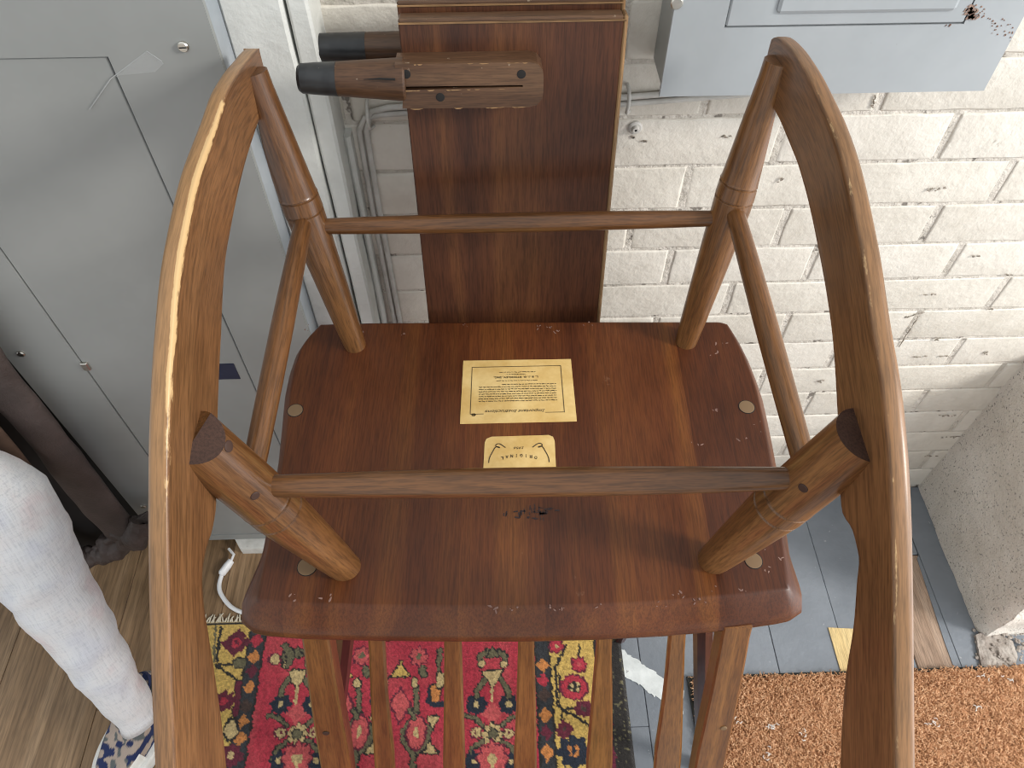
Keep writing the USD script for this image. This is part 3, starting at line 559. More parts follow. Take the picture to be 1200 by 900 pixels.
put(lb2, 'lettering', text_at('1956', .0026, .49, .26, wl * .135, False, .35), INK, smooth=False)
o = []
for k, chs in enumerate('ORIGINAL'):
    t = (k - 3.5) / 3.5; o.append(text_at(chs, .0034, .49 - t * .235, .42 + .05 * t * t, .0028 if chs != 'I' else .0009, True))
put(lb2, 'lettering', trimesh.util.concatenate(o), INK, smooth=False)
sw = []
for sgn in (-1, 1):
    pts = [lab(.49 + sgn * a, b) for a, b in ((.19, .27), (.24, .215), (.31, .19), (.33, .23), (.27, .27), (.30, .25), (.36, .33), (.40, .45), (.42, .6))]
    pts = np.array(pts); sm = spline(pts, 40)
    for a, b in zip(sm[:-1], sm[1:]): sw.append(line_mesh(a, b, .0005, zi))
put(lb2, 'flourish', trimesh.util.concatenate(sw[:39]), INK, smooth=False); put(lb2, 'flourish', trimesh.util.concatenate(sw[39:]), INK, smooth=False)
stp = []; r_ = np.random.default_rng(2)
for k in range(46):
    c = hz(622 + r_.normal(0, 15), 602 + r_.normal(0, 3.6), ZS)[:2]; a = r_.uniform(-.2, .2) + (1.57 if k % 2 else 0)
    stp.append(line_mesh(c, c + np.array([math.cos(a), math.sin(a)]) * r_.uniform(.0025, .006), r_.uniform(.0003, .0008), ZS))
put(st, 'ink_stamp', trimesh.util.concatenate(stp), STAMP, smooth=False, label='smudged dark ink stamp')

# rockers: profile curves found on two upright planes
PL = lambda y: -.224 - .025 * y
PR = lambda y: .256 - .020 * y
nL, nR = (1, .025, 0), (1, .020, 0)
Lr = [(302, 58), (290, 72), (277, 89), (264, 114), (253, 147), (238, 188), (214, 293), (203, 400), (198, 500), (197, 600), (198, 700), (201, 800), (205, 900)]
Ll = [(305, 62), (311, 85), (314, 112), (303, 145), (291, 182), (267, 293), (260, 400), (257, 467), (255, 560), (254, 600), (250, 622), (243, 642), (239, 662), (239, 700), (245, 740), (253, 790), (261, 845), (267, 900)]
Rr = [(908, 43), (917, 48), (932, 66), (950, 97), (967, 133), (980, 167), (1007, 283), (1022, 383), (1033, 450), (1040, 517), (1044, 583), (1047, 700), (1048, 800), (1049, 900)]
Rl = [(901, 56), (896, 80), (895, 102), (903, 122), (914, 144), (932, 188), (941, 217), (958, 293), (973, 383), (980, 483), (983, 567), (986, 602), (998, 622), (1005, 650), (1003, 683), (999, 733), (990, 790), (985, 850), (983, 900)]
def rocker(up_px, lo_px, n, x0, plane, side):
    U = np.array([hplane(u, v, n, (x0, 0, 0))[1:] for u, v in up_px]); Lo = np.array([hplane(u, v, n, (x0, 0, 0))[1:] for u, v in lo_px])
    du = (U[-1] - U[-2]); du /= np.linalg.norm(du); dl = (Lo[-1] - Lo[-2]); dl /= np.linalg.norm(dl)
    U = np.vstack([U, U[-1] + du * .05, U[-1] + du * .10 + [.0, -.002]]); Lo = np.vstack([Lo, Lo[-1] + dl * .045, Lo[-1] + dl * .085])
    tipm = (U[0] + Lo[0]) / 2 + np.array([.003, .001]); endm = (U[-1] + Lo[-1]) / 2 + dl * .025
    U = np.vstack([tipm, U, endm]); Lo = np.vstack([tipm, Lo, endm])
    n_ = 150
    def par(C):
        s = np.r_[0, np.cumsum(np.linalg.norm(np.diff(C, axis=0), axis=1))]; s /= s[-1]; q = np.linspace(0, 1, n_)
        q = .5 - .5 * np.cos(np.pi * q) * .35 - .65 * (.5 - q)
        q = (q - q[0]) / (q[-1] - q[0])
        return np.stack([PchipInterpolator(s, C[:, k])(q) for k in (0, 1)], 1)
    Us, Ls = par(U), par(Lo); tt_ = np.linspace(0, 1, 900); Ud = np.stack([np.interp(tt_, np.linspace(0, 1, n_), Us[:, k]) for k in (0, 1)], 1)
    t = .0150; V = []
    ins = np.array([0, .03, .12, .3, .5, .7, .82, .90, .95, .985])            # lower to upper across the inner face
    R = .0022
    for k in range(n_):
        a, b = Ls[k], Us[k]; h = np.linalg.norm(b - a); e = min(R / max(h, 1e-6), .3); row = []
        for w in ins: row.append((0.0 + (.0012 if w in (0, .985) else 0), np.clip(w, e * .5, 1 - e * .5)))
        row[0] = (.0022, 0.0); row[-1] = (.0006, 1 - e * .45)
        row += [(.0022, 1.0), (.005, 1.0), (t * .6, 1.0), (t - .003, 1 - .0006 / max(h, .002)), (t - .0008, 1 - e), (t, 1 - 2.2 * e), (t, .5), (t, 1.5 * e), (t - .0015, 0.0)]
        for dx_, w in row:
            p = a * (1 - w) + b * w; V.append((plane(p[0]) + side * dx_, p[0], p[1]))
    m = len(row); f = []; i = np.arange(m); j = (i + 1) % m
    for k in range(n_ - 1): a, b = k * m, (k + 1) * m; f += [np.stack([a + i, a + j, b + j], 1), np.stack([a + i, b + j, b + i], 1)]
    me = trimesh.Trimesh(np.array(V), np.vstack(f), process=False)
    if me.volume < 0: me.invert()
    return me, Ud
rl_, UL = rocker(Lr, Ll, nL, -.224, PL, -1)
rr_, UR = rocker(Rr, Rl, nR, .256, PR, 1)
from scipy.spatial import cKDTree
def near_ridge(v, U, pl, tol):
    d, _ = cKDTree(U).query(v[:, 1:]); return d, np.abs(v[:, 0] - np.array([pl(y) for y in v[:, 1]])) < tol
def path_grain(U):
    sU = np.r_[0, np.cumsum(np.linalg.norm(np.diff(U, axis=0), axis=1))]
    def g(v): d, i = cKDTree(U).query(v[:, 1:]); return np.stack([d, v[:, 0], sU[i]], 1)
    return g
def wear_left(v):
    d, inner = near_ridge(v, UL, PL, .0035)
    return np.where(inner, np.exp(-(d / .0065) ** 2) * .78 * np.interp(v[:, 1], [.1, .20, .27, .33, .50, .56, .62], [.2, .3, .62, .95, 1.0, .75, .3]), np.where(d < .004, .16, 0))
def wear_right(v):
    d, inner = near_ridge(v, UR, PR, .003); return np.where(inner, np.exp(-(d / .003) ** 2) * .40, 0.05)
def fade_left(v):
    d, inner = near_ridge(v, UL, PL, .0015); return np.where(inner, 0, np.where(d < .005, np.interp(v[:, 1], [.1, .2, .3, .5], [.15, .35, .7, .8]), .1))
def fade_right(v):
    d, inner = near_ridge(v, UR, PR, .0015); return np.where(inner, 0, np.where(d < .005, .30, .08))
rk_L = put(ch, 'rocker', rl_, W_rocker, smooth=50, grain=path_grain(UL), wear=wear_left, fade=fade_left, label='rocker with a pale worn strip along its inner edge')
rk_R = put(ch, 'rocker', rr_, W_rocker, smooth=50, grain=path_grain(UR), wear=wear_right, fade=fade_right)
# legs
def leg(bpx, tpx, ring_px, n, x0, prof, into=.006, cutnear=False):
    Bs = hz(*bpx, ZS); Tp = hplane(*tpx, n, (x0, 0, 0)); d = Tp - Bs; L = np.linalg.norm(d)
    # where along the axis the pixel of the ring falls
    def tof(px):
        r = hray(*px); A = np.stack([d, -r], 1); s, *_ = np.linalg.lstsq(A, O - Bs, rcond=None); return s[0]
    tr_ = tof(ring_px)
    return Bs, Tp, tr_, tof
def leg_profile(tr_, r0, r1, r2, L, flip=False):
    g = .0016 / L; w = .017 / L
    pr = [(-.012 / L, r0)] + [(t, r0 + (r1 - r0) * (t / (tr_ - w / 2)) ** .85) for t in np.linspace(0, tr_ - w / 2 - g, 10)]
    for c in (tr_ - w / 2, tr_ + w / 2):
        pr += [(c - g, r1), (c - g * .3, r1 - .0014), (c + g * .3, r1 - .0014), (c + g, r1 + .0003)]
    pr += [(t, r1 + (r2 - r1) * (t - tr_) / (1 - tr_)) for t in np.linspace(tr_ + w / 2 + 2.5 * g, 1.0, 8)]
    return pr
LEG = {}
for key, bpx, tpx, rpx, n, x0, rad, side in (('nl', (404, 664), (234, 521), (318, 592), nL, -.224, (.0150, .0228, .0222), -1), ('nr', (836, 656), (1002, 519), (926, 594), nR, .256, (.0150, .0228, .0222), 1),
                                             ('fl', (416, 404), (302, 104), (347, 241), nL, -.224, (.0128, .0205, .0150), -1), ('fr', (804, 400), (908, 92), (872, 224), nR, .256, (.0128, .0205, .0150), 1)):
    Bs, Tp, t_, tof = leg(bpx, tpx, rpx, n, x0, None); L = np.linalg.norm(Tp - Bs)
    m = lathe(Bs, Tp, leg_profile(t_, *rad, L) + [(1.05, rad[2])], 48)
    # the leg ends on the rocker's inner face; near legs are also sawn off square at the top
    mani = to_mani(m)
    if mani.status() == manifold3d.Error.NoError and not mani.is_empty():
        nn = np.array(n) / np.linalg.norm(n); sgn = side
        mani = mani.trim_by_plane(tuple(-sgn * nn), float(-sgn * np.dot(nn, [x0, 0, 0]) - .003))
        if key == 'nl':
            c = hplane(252 if key == 'nl' else 985, 512 if key == 'nl' else 516, n, (x0 + .0, 0, 0)); q = Bs + (Tp - Bs) * (1 - .010 / L)
            cn = np.array([-.30 * side * -1, -.10, -.92]); cn = np.array([.30 * side, .22, -.90]); cn /= np.linalg.norm(cn)
            q2 = Tp + np.array([0, 0, .0135]) 
            mani = mani.trim_by_plane(tuple(cn), float(np.dot(cn, q2)))
        m = from_mani(mani)
    F = frame_z(Tp - Bs)
    lp = put(ch, 'leg', m, W_chair, smooth=30, grain=F)
    LEG[key] = (Bs, Tp, t_, L, tof, lp, rad)
    # near-right: end cap in darker wood; near-left: dark sawn end grain
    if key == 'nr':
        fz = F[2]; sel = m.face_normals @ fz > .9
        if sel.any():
            sub = m.submesh([np.nonzero(sel)[0]], append=True, repair=False); put(lp, 'dark_end', trimesh.Trimesh(sub.vertices + fz * .0002, sub.faces, process=False), W_cutend, smooth=False, grain=F, label='darker leg end')
    if key == 'nl':
        fc = m.triangles_center; fn = m.face_normals; sel = (fn @ -cn > .99)
        if sel.any():
            sub = m.submesh([np.nonzero(sel)[0]], append=True, repair=False); sub = max(sub.split(only_watertight=False), key=lambda g: g.area); sub = trimesh.Trimesh(sub.vertices - cn * .0002, sub.faces, process=False)
            put(lp, 'dark_end', sub, W_cutend, smooth=False, grain=F, label='dark sawn-off end grain')
def along(key, t): Bs, Tp = LEG[key][:2]; return Bs + (Tp - Bs) * t
def rod(p, q, r0, rm, name='stretcher', lab_=None, gdir=None):
    pr = [(t, r0 + (rm - r0) * math.sin(math.pi * np.clip((t - .01) / .98, 0, 1)) ** .8) for t in np.linspace(0, 1, 20)]
    return put(ch, name, lathe(p, q, pr, 32), W_chair, smooth=40, grain=frame_z(np.array(q) - p), label=lab_)
def bury(p, q, a): d = (q - p) / np.linalg.norm(q - p); return p + d * a, q - d * a
tf = {k: LEG[k][4] for k in LEG}
p, q = along('nl', tf['nl']((300, 562))), along('nr', tf['nr']((948, 556))); p, q = bury(p, q, .006); rod(p, q, .0086, .0120)
p, q = along('fl', tf['fl']((362, 266))), along('fr', tf['fr']((858, 257))); p, q = bury(p, q, .006); rod(p, q, .0082, .0104)
p, q = along('nl', tf['nl']((315, 548)) + .0), along('fl', tf['fl']((352, 252))); p, q = bury(p, q, .004); rod(p, q, .0090, .0105)
p, q = along('nr', tf['nr']((930, 545))), along('fr', tf['fr']((864, 240))); p, q = bury(p, q, .004); rod(p, q, .0090, .0105)
# screw plugs in the legs
def plug(key, px, r):
    Bs, Tp, t_, L, tof, lp, rad = LEG[key]; d = hray(*px); m = lathe(Bs, Tp, [(0, rad[0]), (t_, rad[1]), (1, rad[2])], 64)
    loc, _, tri = m.ray.intersects_location([O], [d], multiple_hits=False)
    if len(loc): put(lp, 'screw_plug', disc(loc[0], m.face_normals[tri[0]], r, .0016, 16), W_cutend)
for key, px, r in (('nl', (268, 523), .0046), ('nl', (299, 581), .0038), ('nr', (941, 572), .0040), ('fr', (884, 250), .0026)): plug(key, px, r)

# back: two stiles, five slats, crest rail (hanging below the seat, towards the viewer)
bp0, bslope = np.array([0, .252, .715]), .27
bn = np.array([0, 1, -bslope])
def bpt(u, v): return hplane(u, v, bn, bp0)
SL = [('stile', [(755, 354.5, 386.5), (815, 362, 396), (885, 373, 409)], .026), ('slat', [(757, 432, 451), (815, 434, 454), (885, 438, 462)], .010), ('slat', [(765, 520.5, 541), (830, 520, 543), (893, 519, 545)], .010), ('slat', [(765, 607, 626), (830, 605, 628), (895, 602, 629)], .010),
      ('slat', [(762, 699, 717), (830, 693, 718), (893, 687.5, 718)], .010), ('slat', [(755, 783.5, 803), (815, 778, 801), (885, 767.5, 799)], .010), ('stile', [(750, 845, 879), (815, 832.5, 867), (885, 817, 852)], .026)]
ends = []
for nm, rows, dep in SL:
    Pl = np.array([bpt(r[1], r[0]) for r in rows]); Pr = np.array([bpt(r[2], r[0]) for r in rows])
    z = Pl[:, 2]; zs_ = np.r_[.728, np.linspace(.71, .18, 26)]
    def ext(A, zq):
        out = np.zeros((len(zq), 3)); cl = np.polyfit(z, A[:, 0], 1)
        for k, q_ in enumerate(zq):
            xq = np.polyval(cl, q_) if (q_ > z[0] or q_ < z[-1]) else PchipInterpolator(z[::-1], A[::-1, 0])(q_)
            s = (.715 - q_)
            out[k] = (xq, .252 - bslope * s + .006 * math.sin(s / .55 * math.pi) * 0, q_)
        return out
    El, Er = ext(Pl, zs_), ext(Pr, zs_)
    wmin = .019 if nm == 'slat' else .030
    mid = (El + Er) / 2; w = np.interp(zs_, z[::-1], (Pr - Pl)[::-1, 0])
    c = .0022; V = []
    yv = np.array([0, 1, bslope]); yv = np.array([0, 1, 0])
    for k in range(len(zs_)):
        x, y, zz_ = mid[k]; h = w[k] / 2
        for px_, py_ in ((-h + c, 0), (h - c, 0), (h, c), (h, dep - c), (h - c, dep), (-h + c, dep), (-h, dep - c), (-h, c)): V.append((x + px_, y + py_, zz_))
    f = []
    for k in range(len(zs_) - 1):
        for a in range(8): b = (a + 1) % 8; f += [(k * 8 + a, (k + 1) * 8 + b, k * 8 + b), (k * 8 + a, (k + 1) * 8 + a, (k + 1) * 8 + b)]
    nk = len(zs_) - 1
    f += [(0, a, a + 1) for a in range(1, 7)] + [(nk * 8, nk * 8 + a + 1, nk * 8 + a) for a in range(1, 7)]
    me = trimesh.Trimesh(V, f, process=False)
    if me.volume < 0: me.invert()
    dd = np.array([mid[-1][0] - mid[0][0], mid[-1][1] - mid[0][1], mid[-1][2] - mid[0][2]])
    path = put(ch, nm, me, W_slat, smooth=25, grain=frame_z(dd)); ends.append(mid[-1])
    if nm == 'stile':
        px = (848, 853) if rows[0][1] > 600 else (382, 859)
        put(path, 'peg', disc(bpt(*px) + [0, -.0003, 0], (0, -1, .2), .0038, .0018, 14), W_cutend if rows[0][1] < 600 else W_plug)
xc0, xc1 = ends[0][0] - .03, ends[-1][0] + .03; zc, yc_ = .150, .252 - bslope * (.715 - .150)
cr = []
nC = 40
for k in range(nC):
    t = k / (nC - 1) * 2 - 1; x = (xc0 + xc1) / 2 + t * (xc1 - xc0) / 2; lo = .085 + .025 * t * t; hi = .195 - .008 * t * t; yo = yc_ - .012 * (1 - t * t)
    for y, z in ((0, hi - .003), (.003, hi), (.020, hi), (.023, hi - .003), (.023 - .01, lo + .004), (.018 - .01, lo), (.004 - .01, lo), (-.01, lo + .004)): cr.append((x, yo + y, z))
f = []
for k in range(nC - 1):
    for a in range(8): b = (a + 1) % 8; f += [(k * 8 + a, k * 8 + b, (k + 1) * 8 + b), (k * 8 + a, (k + 1) * 8 + b, (k + 1) * 8 + a)]
f += [(0, a + 1, a) for a in range(1, 7)] + [((nC - 1) * 8, (nC - 1) * 8 + a, (nC - 1) * 8 + a + 1) for a in range(1, 7)]
me = trimesh.Trimesh(cr, f, process=False)
if me.volume < 0: me.invert()
put(ch, 'crest_rail', me, W_slat, smooth=40, grain=GX)

# dark stool that carries the chair
so = thing('stool', 'dark red wooden stool with splayed legs, under the upturned rocking chair', 'stool', CB + [0, .08, 0], rotz=YAW)
def H(u, v, y): d = hray(u, v); return O + d * (y / d[1])
lt = np.array([[-.185, .335, .69], [.215, .335, .69], [-.185, .455, .69], [.215, .455, .69]])
put(so, 'stool_seat', chamfer_box((-.195, .315, .668), (.225, .480, .7058), .008), W_stool, smooth=False, grain=GX)
legs_b = [(-.312, .272, .0098), (.330, .272, .0005), (-.235, .495, .0098), (.205, .492, .0098)]
for a, b in zip([(-.172, .338, .685), (.205, .338, .685), (-.165, .440, .685), (.195, .440, .685)], legs_b):
    put(so, 'leg', lathe(b, a, [(0, .0105), (.05, .0115), (.5, .0135), (.97, .0125), (1, .0125)], 8), W_stool, smooth=False, grain=frame_z(np.subtract(a, b)))

# ------------------------------------------------------------------ patterned rug
RX0, RX1, RY1, RY0 = -.588, .222, .545, -.75
gx = np.linspace(RX0, RX1, 418); gy = np.r_[np.arange(RY1, .20, -.002), np.arange(.20, RY0, -.007)]
X, Y = np.meshgrid(gx, gy, indexing='ij')
Zr = .0075 + .0012 * (fbm(np.stack([X * 260, Y * 260, X * 0], -1), 2) - .5) + .0012 * (fbm(np.stack([X * 9, Y * 9, X * 0], -1), 2) - .5)
edge = np.minimum.reduce([X - RX0, RX1 - X, RY1 - Y, Y - RY0]); Zr = Zr - .0045 * np.clip(1 - edge / .006, 0, 1)
PAL = dict(red=(.40, .030, .050), pink=(.50, .085, .085), maroon=(.115, .014, .030), navy=(.014, .020, .034), black=(.020, .017, .015), gold=(.56, .375, .100), cream=(.50, .37, .17), green=(.13, .115, .062), orange=(.52, .20, .055), dstripe=(.030, .032, .036), brown=(.06, .035, .028))
PAL = {k: np.array(v) for k, v in PAL.items()}
def rug_color(v):
    jx = (fbm(np.stack([v[:, 0] * 120, v[:, 1] * 120, v[:, 0] * 0 + 4], -1), 2) - .5) * .006; jy = (fbm(np.stack([v[:, 0] * 120, v[:, 1] * 120, v[:, 0] * 0 + 9], -1), 2) - .5) * .006
    jx = jx + (noise(np.stack([v[:, 0] * 420, v[:, 1] * 420, v[:, 0] * 0 + 21], -1)) - .5) * .0036; jy = jy + (noise(np.stack([v[:, 0] * 420, v[:, 1] * 420, v[:, 0] * 0 + 33], -1)) - .5) * .0036
    x, y = v[:, 0] + jx, v[:, 1] + jy
    yy_ = np.where(y < .262, .262 + np.mod(y - .262, .27), y)
    C = np.tile(PAL['red'], (len(x), 1))
    sh = fbm(np.stack([v[:, 0] * 30, v[:, 1] * 14, v[:, 0] * 0], -1), 2)[:, None]; C = C * (1 - .5 * np.clip((sh - .45) * 3, 0, 1)) + PAL['pink'] * .5 * np.clip((sh - .45) * 3, 0, 1)
    def fill(mask, col): C[mask] = PAL[col]
    W = lambda u, vv: at_z(u, vv, .008)[:2]
    def ell(u, vv, rx, ry, col, out=None, ow=.003):
        c = W(u, vv); d = np.hypot((x - c[0]) / rx, (yy_ - c[1]) / ry)
        if out: fill(d < 1 + ow / min(rx, ry), out)
        fill(d < 1, col)
    def dia(u, vv, rx, ry, col, out=None, ow=.003):
        c = W(u, vv); d = np.abs(x - c[0]) / rx + np.abs(yy_ - c[1]) / ry
        if out: fill(d < 1 + ow * 1.4 / min(rx, ry), out)
        fill(d < 1, col)
    def tri(u, vv, w, h, s, col, out='black', ow=.003):          # s = 1: point towards the viewer
        c = W(u, vv); t = (yy_ - c[1]) / h * s + .5; ax = np.abs(x - c[0])
        if out: tt = (yy_ - c[1]) / (h + 2 * ow) * s + .5; fill((tt > 0) & (tt < 1) & (ax < (w + 2.4 * ow) / 2 * tt + ow * .4), out)
        fill((t > 0) & (t < 1) & (ax < w / 2 * t), col)
    def line(pts, col, r=.0022, out=None, ow=.002):
        Pn = [W(*p_) for p_ in pts]; dm = np.full(len(x), 9.)
        for a, b in zip(Pn[:-1], Pn[1:]):
            d = b - a; t = np.clip(((x - a[0]) * d[0] + (yy_ - a[1]) * d[1]) / (d @ d + 1e-12), 0, 1); dm = np.minimum(dm, np.hypot(x - a[0] - d[0] * t, yy_ - a[1] - d[1] * t))
        if out: fill(dm < r + ow, out)
        fill(dm < r, col)
    def flower(u, vv, r, col, core, out='black'):
        c = W(u, vv); a = np.arctan2(yy_ - c[1], x - c[0]); d = np.hypot(x - c[0], yy_ - c[1]); rr = r * (1 + .14 * np.cos(a * 8))
        fill(d < rr + .003, out); fill(d < rr, col); fill(d < r * .38, core)
    # red field: motifs, each with its mirror where the slats hide the rest
    for u0 in (348, 577):
        m_ = 1 if u0 < 500 else -1
        tri(u0, 796, .036, .030, 1, 'cream'); line([(u0, 806), (u0 - 1, 832)], 'cream', .0030); dia(u0, 836, .020, .020, 'pink')
        for s_ in (-1, 1):
            flower(u0 + s_ * 19, 825, .0150, 'navy', 'cream', 'navy'); line([(u0 + s_ * 10, 800 - 4), (u0 + s_ * 17, 806), (u0 + s_ * 19, 815)], 'green', .0042, 'black')
            line([(u0 + s_ * 6, 764), (u0 + s_ * 14, 768), (u0 + s_ * 15, 778)], 'green', .0045, 'black'); ell(u0 + s_ * 13, 778, .006, .006, 'cream', 'black', .002)
            line([(u0 + s_ * 34, 838), (u0 + s_ * 20, 842), (u0 + s_ * 12, 850)], 'green', .0028, 'black'); line([(u0 + s_ * 10, 868), (u0 + s_ * 22, 876), (u0 + s_ * 30, 890)], 'green', .0030, 'black')
            flower(u0 + s_ * 19, 859, .0080, 'cream', 'maroon', 'maroon'); flower(u0 + s_ * 22, 892, .012, 'navy', 'cream', 'navy')
        for k in range(8):
            a = k * math.pi / 4; c = W(u0, 860); d = np.hypot(x - c[0] - .0135 * math.cos(a), yy_ - c[1] - .0135 * math.sin(a)); fill(d < .0060, 'black'); fill(d < .0046, 'cream')
        ell(u0, 860, .0075, .0075, 'green', 'black', .002); flower(u0, 889, .0240, 'pink', 'cream', 'maroon'); line([(u0, 887), (u0, 905)], 'cream', .0035)
        tri(u0, 764, .022, .018, -1, 'green')
    for u0, sg in ((487, 1), (420, 1)):
        line([(u0, 800), (u0 + 1, 838)], 'green', .0042, 'black'); ell(u0 - 1, 800, .006, .008, 'cream', 'black', .002)
        line([(u0 + 1, 838), (u0 + 17, 856), (u0 + 12, 872), (u0 - 3, 886)], 'green', .0036, 'black'); line([(u0 + 1, 838), (u0 - 15, 856), (u0 - 14, 870), (u0 - 3, 886), (u0 - 3, 905)], 'green', .0036, 'black')
        ell(u0 + 1, 858, .0150, .0260, 'pink', 'maroon'); ell(u0 + 1, 858, .005, .010, 'cream'); line([(u0 - 2, 842), (u0 - 17, 810), (u0 - 27, 822)], 'green', .0028, 'black'); dia(u0 - 18, 826, .017, .028, 'pink', 'maroon')
        tri(u0 + 21, 846, .020, .018, 1, 'cream'); tri(u0 + 17, 876, .026, .018, -1, 'cream'); tri(u0 - 18, 784, .034, .026, -1, 'gold'); flower(u0 + 4, 769, .0150, 'pink', 'green', 'maroon')
        line([(u0 + 8, 784), (u0 + 10, 790)], 'green', .006, 'black'); line([(u0 + 18, 806), (u0 + 17, 822)], 'navy', .006); ell(u0 + 24, 812, .009, .016, 'orange', 'black', .002); line([(u0 + 20, 826), (u0 + 34, 826)], 'navy', .005); line([(u0 + 28, 762), (u0 + 27, 792)], 'green', .0040, 'black')
        ell(u0 + 29, 797, .007, .014, 'cream', 'black', .002)
    ell(322, 773, .0095, .0085, 'cream', 'maroon'); line([(334, 757), (341, 768), (338, 778)], 'green', .0058, 'black')
    # stripes and borders
    def stripe(a, b, col): fill((x > a) & (x < b), col)
    stripe(-.482, -.452, 'dstripe'); stripe(.058, .085, 'dstripe'); fill((np.abs(x + .482) < .002) | (np.abs(x + .452) < .002) | (np.abs(x - .058) < .002) | (np.abs(x - .085) < .002), 'black')
    for u, vv, c in ((632, 779, 'orange'), (633, 797, 'red'), (634, 815, 'brown'), (636, 838, 'orange'), (636, 859, 'maroon'), (638, 882, 'orange'), (307, 750, 'red'), (302, 769, 'orange'), (300, 786, 'maroon'), (297, 805, 'orange'), (294, 827, 'brown'), (291, 845, 'orange'), (288, 865, 'orange'), (285, 887, 'maroon')):
        cc = W(u, vv); cx_ = .071 if u > 500 else -.467; d = np.abs(x - cx_) / .0125 + np.abs(yy_ - cc[1]) / .0135; fill(d < 1, c)
    stripe(.087, .172, 'gold'); stripe(-.570, -.484, 'gold'); stripe(.172, .190, 'maroon'); fill(np.abs(x - .172) < .0025, 'black'); stripe(-.580, -.570, 'maroon'); stripe(.188, .30, 'black'); stripe(-.7, -.580, 'black')
    line([(664, 757), (651, 781), (653, 824), (660, 832), (677, 830)], 'black', .0026); line([(656, 790), (656, 824)], 'black', .0016); line([(660, 832), (694, 851)], 'black', .0026); line([(659, 832), (659, 850)], 'black', .0024); line([(678, 755), (679, 770)], 'black', .0022)
    flower(678, 778, .0120, 'red', 'pink', 'maroon'); ell(673, 805, .0235, .0200, 'red', 'maroon'); ell(673, 805, .013, .010, 'black'); ell(670, 803, .003, .003, 'cream'); ell(677, 801, .003, .003, 'cream'); ell(670, 808, .003, .003, 'cream'); ell(677, 807, .003, .003, 'cream')
    flower(684, 830, .0125, 'maroon', 'brown', 'maroon'); flower(661, 855, .0115, 'maroon', 'brown', 'maroon'); flower(672, 881, .0235, 'navy', 'navy', 'navy')
    for du, dv in ((-4, -4), (4, -5), (-4, 3), (4, 3)): ell(672 + du, 881 + dv, .004, .004, 'orange')
    flower(652, 757, .012, 'red', 'cream', 'maroon')
    dia(277, 753, .024, .022, 'maroon', 'maroon'); ell(277, 753, .010, .009, 'red'); ell(277, 753, .004, .004, 'maroon'); line([(252, 779), (272, 779)], 'black', .0024); line([(254, 780), (279, 798)], 'black', .0026); ell(281, 777, .011, .009, 'green', 'black', .002)
    line([(259, 735), (254, 775)], 'black', .0030); line([(253, 735), (250, 775)], 'green', .0026); line([(280, 800), (276, 835)], 'maroon', .005, 'black'); flower(262, 822, .015, 'maroon', 'red', 'maroon'); ell(271, 854, .011, .016, 'cream', 'black'); flower(270, 885, .016, 'maroon', 'cream', 'maroon')
    # far end: dark cord and cream edge
    fill((v[:, 1] > .535), 'black'); fill((v[:, 1] > .5395), 'cream')
    sp = noise(np.stack([v[:, 0] * 300, v[:, 1] * 300, v[:, 0] * 0], -1)); fill((x > .19) & (sp > .82), 'green')
    tf_ = noise(np.stack([v[:, 0] * 420, v[:, 1] * 420, v[:, 0] * 0 + 2], -1))[:, None]
    return C * (.62 + .76 * tf_)
idx = np.arange(X.size).reshape(X.shape); a, b, c, d = idx[:-1, :-1].ravel(), idx[1:, :-1].ravel(), idx[1:, 1:].ravel(), idx[:-1, 1:].ravel()
rugm = trimesh.Trimesh(np.stack([X, Y, Zr], -1).reshape(-1, 3), np.vstack([np.stack([a, c, b], 1), np.stack([a, d, c], 1)]), process=False)
rg = thing('rug', 'red and gold oriental rug with dark borders lying under the chair', 'rug', ((RX0 + RX1) / 2, (RY0 + RY1) / 2, 0))
put(rg, 'rug_pile', rugm, RUGM, smooth=True, color=rug_color)
put(rg, 'backing', trimesh.creation.box(bounds=[[RX0 + .002, RY0 + .002, .0004], [RX1 - .002, RY1 - .002, .0035]]), paint('rug_backing', (.10, .07, .04), (.14, .10, .06), rough=.95), smooth=False)
r_ = np.random.default_rng(9); frg = []
for x in np.arange(RX0 + .004, RX1 - .003, .0045):
    x = x + r_.normal(0, .001); L_ = r_.uniform(.006, .016); dx_ = r_.normal(0, .004)
    frg.append(tube([(x, RY1 - .003, .0045), (x + dx_ * .5, RY1 + L_ * .5, .0045), (x + dx_, RY1 + L_, .0018)], [.0018, .0016, .001], 5))
put(rg, 'fringe', trimesh.util.concatenate(frg), paint('fringe_cotton', (.52, .46, .34), (.64, .58, .46), rough=.95), smooth=True, kind='stuff', label='short cream cotton fringe')

# ------------------------------------------------------------------ coir doormat
mx0, mx1, my1, my0 = .340, 1.02, .410, -.10
gx = np.arange(mx0, mx1, .0035); gy = np.r_[np.arange(my1, .20, -.0035), np.arange(.20, my0, -.008)]
X, Y = np.meshgrid(gx, gy, indexing='ij'); Zc = .012 + .006 * (noise(np.stack([X * 200, Y * 200, X * 0], -1)) - .5); edge = np.minimum.reduce([X - mx0, mx1 - X, my1 - Y]); Zc = np.where(edge < .004, .003, Zc)
idx = np.arange(X.size).reshape(X.shape); a, b, c, d = idx[:-1, :-1].ravel(), idx[1:, :-1].ravel(), idx[1:, 1:].ravel(), idx[:-1, 1:].ravel()
mt = thing('doormat', 'orange brown coir doormat in front of the doorway at the right', 'doormat', ((mx0 + mx1) / 2, (my0 + my1) / 2, 0))
cm = trimesh.Trimesh(np.stack([X, Y, Zc], -1).reshape(-1, 3), np.vstack([np.stack([a, c, b], 1), np.stack([a, d, c], 1)]), process=False)
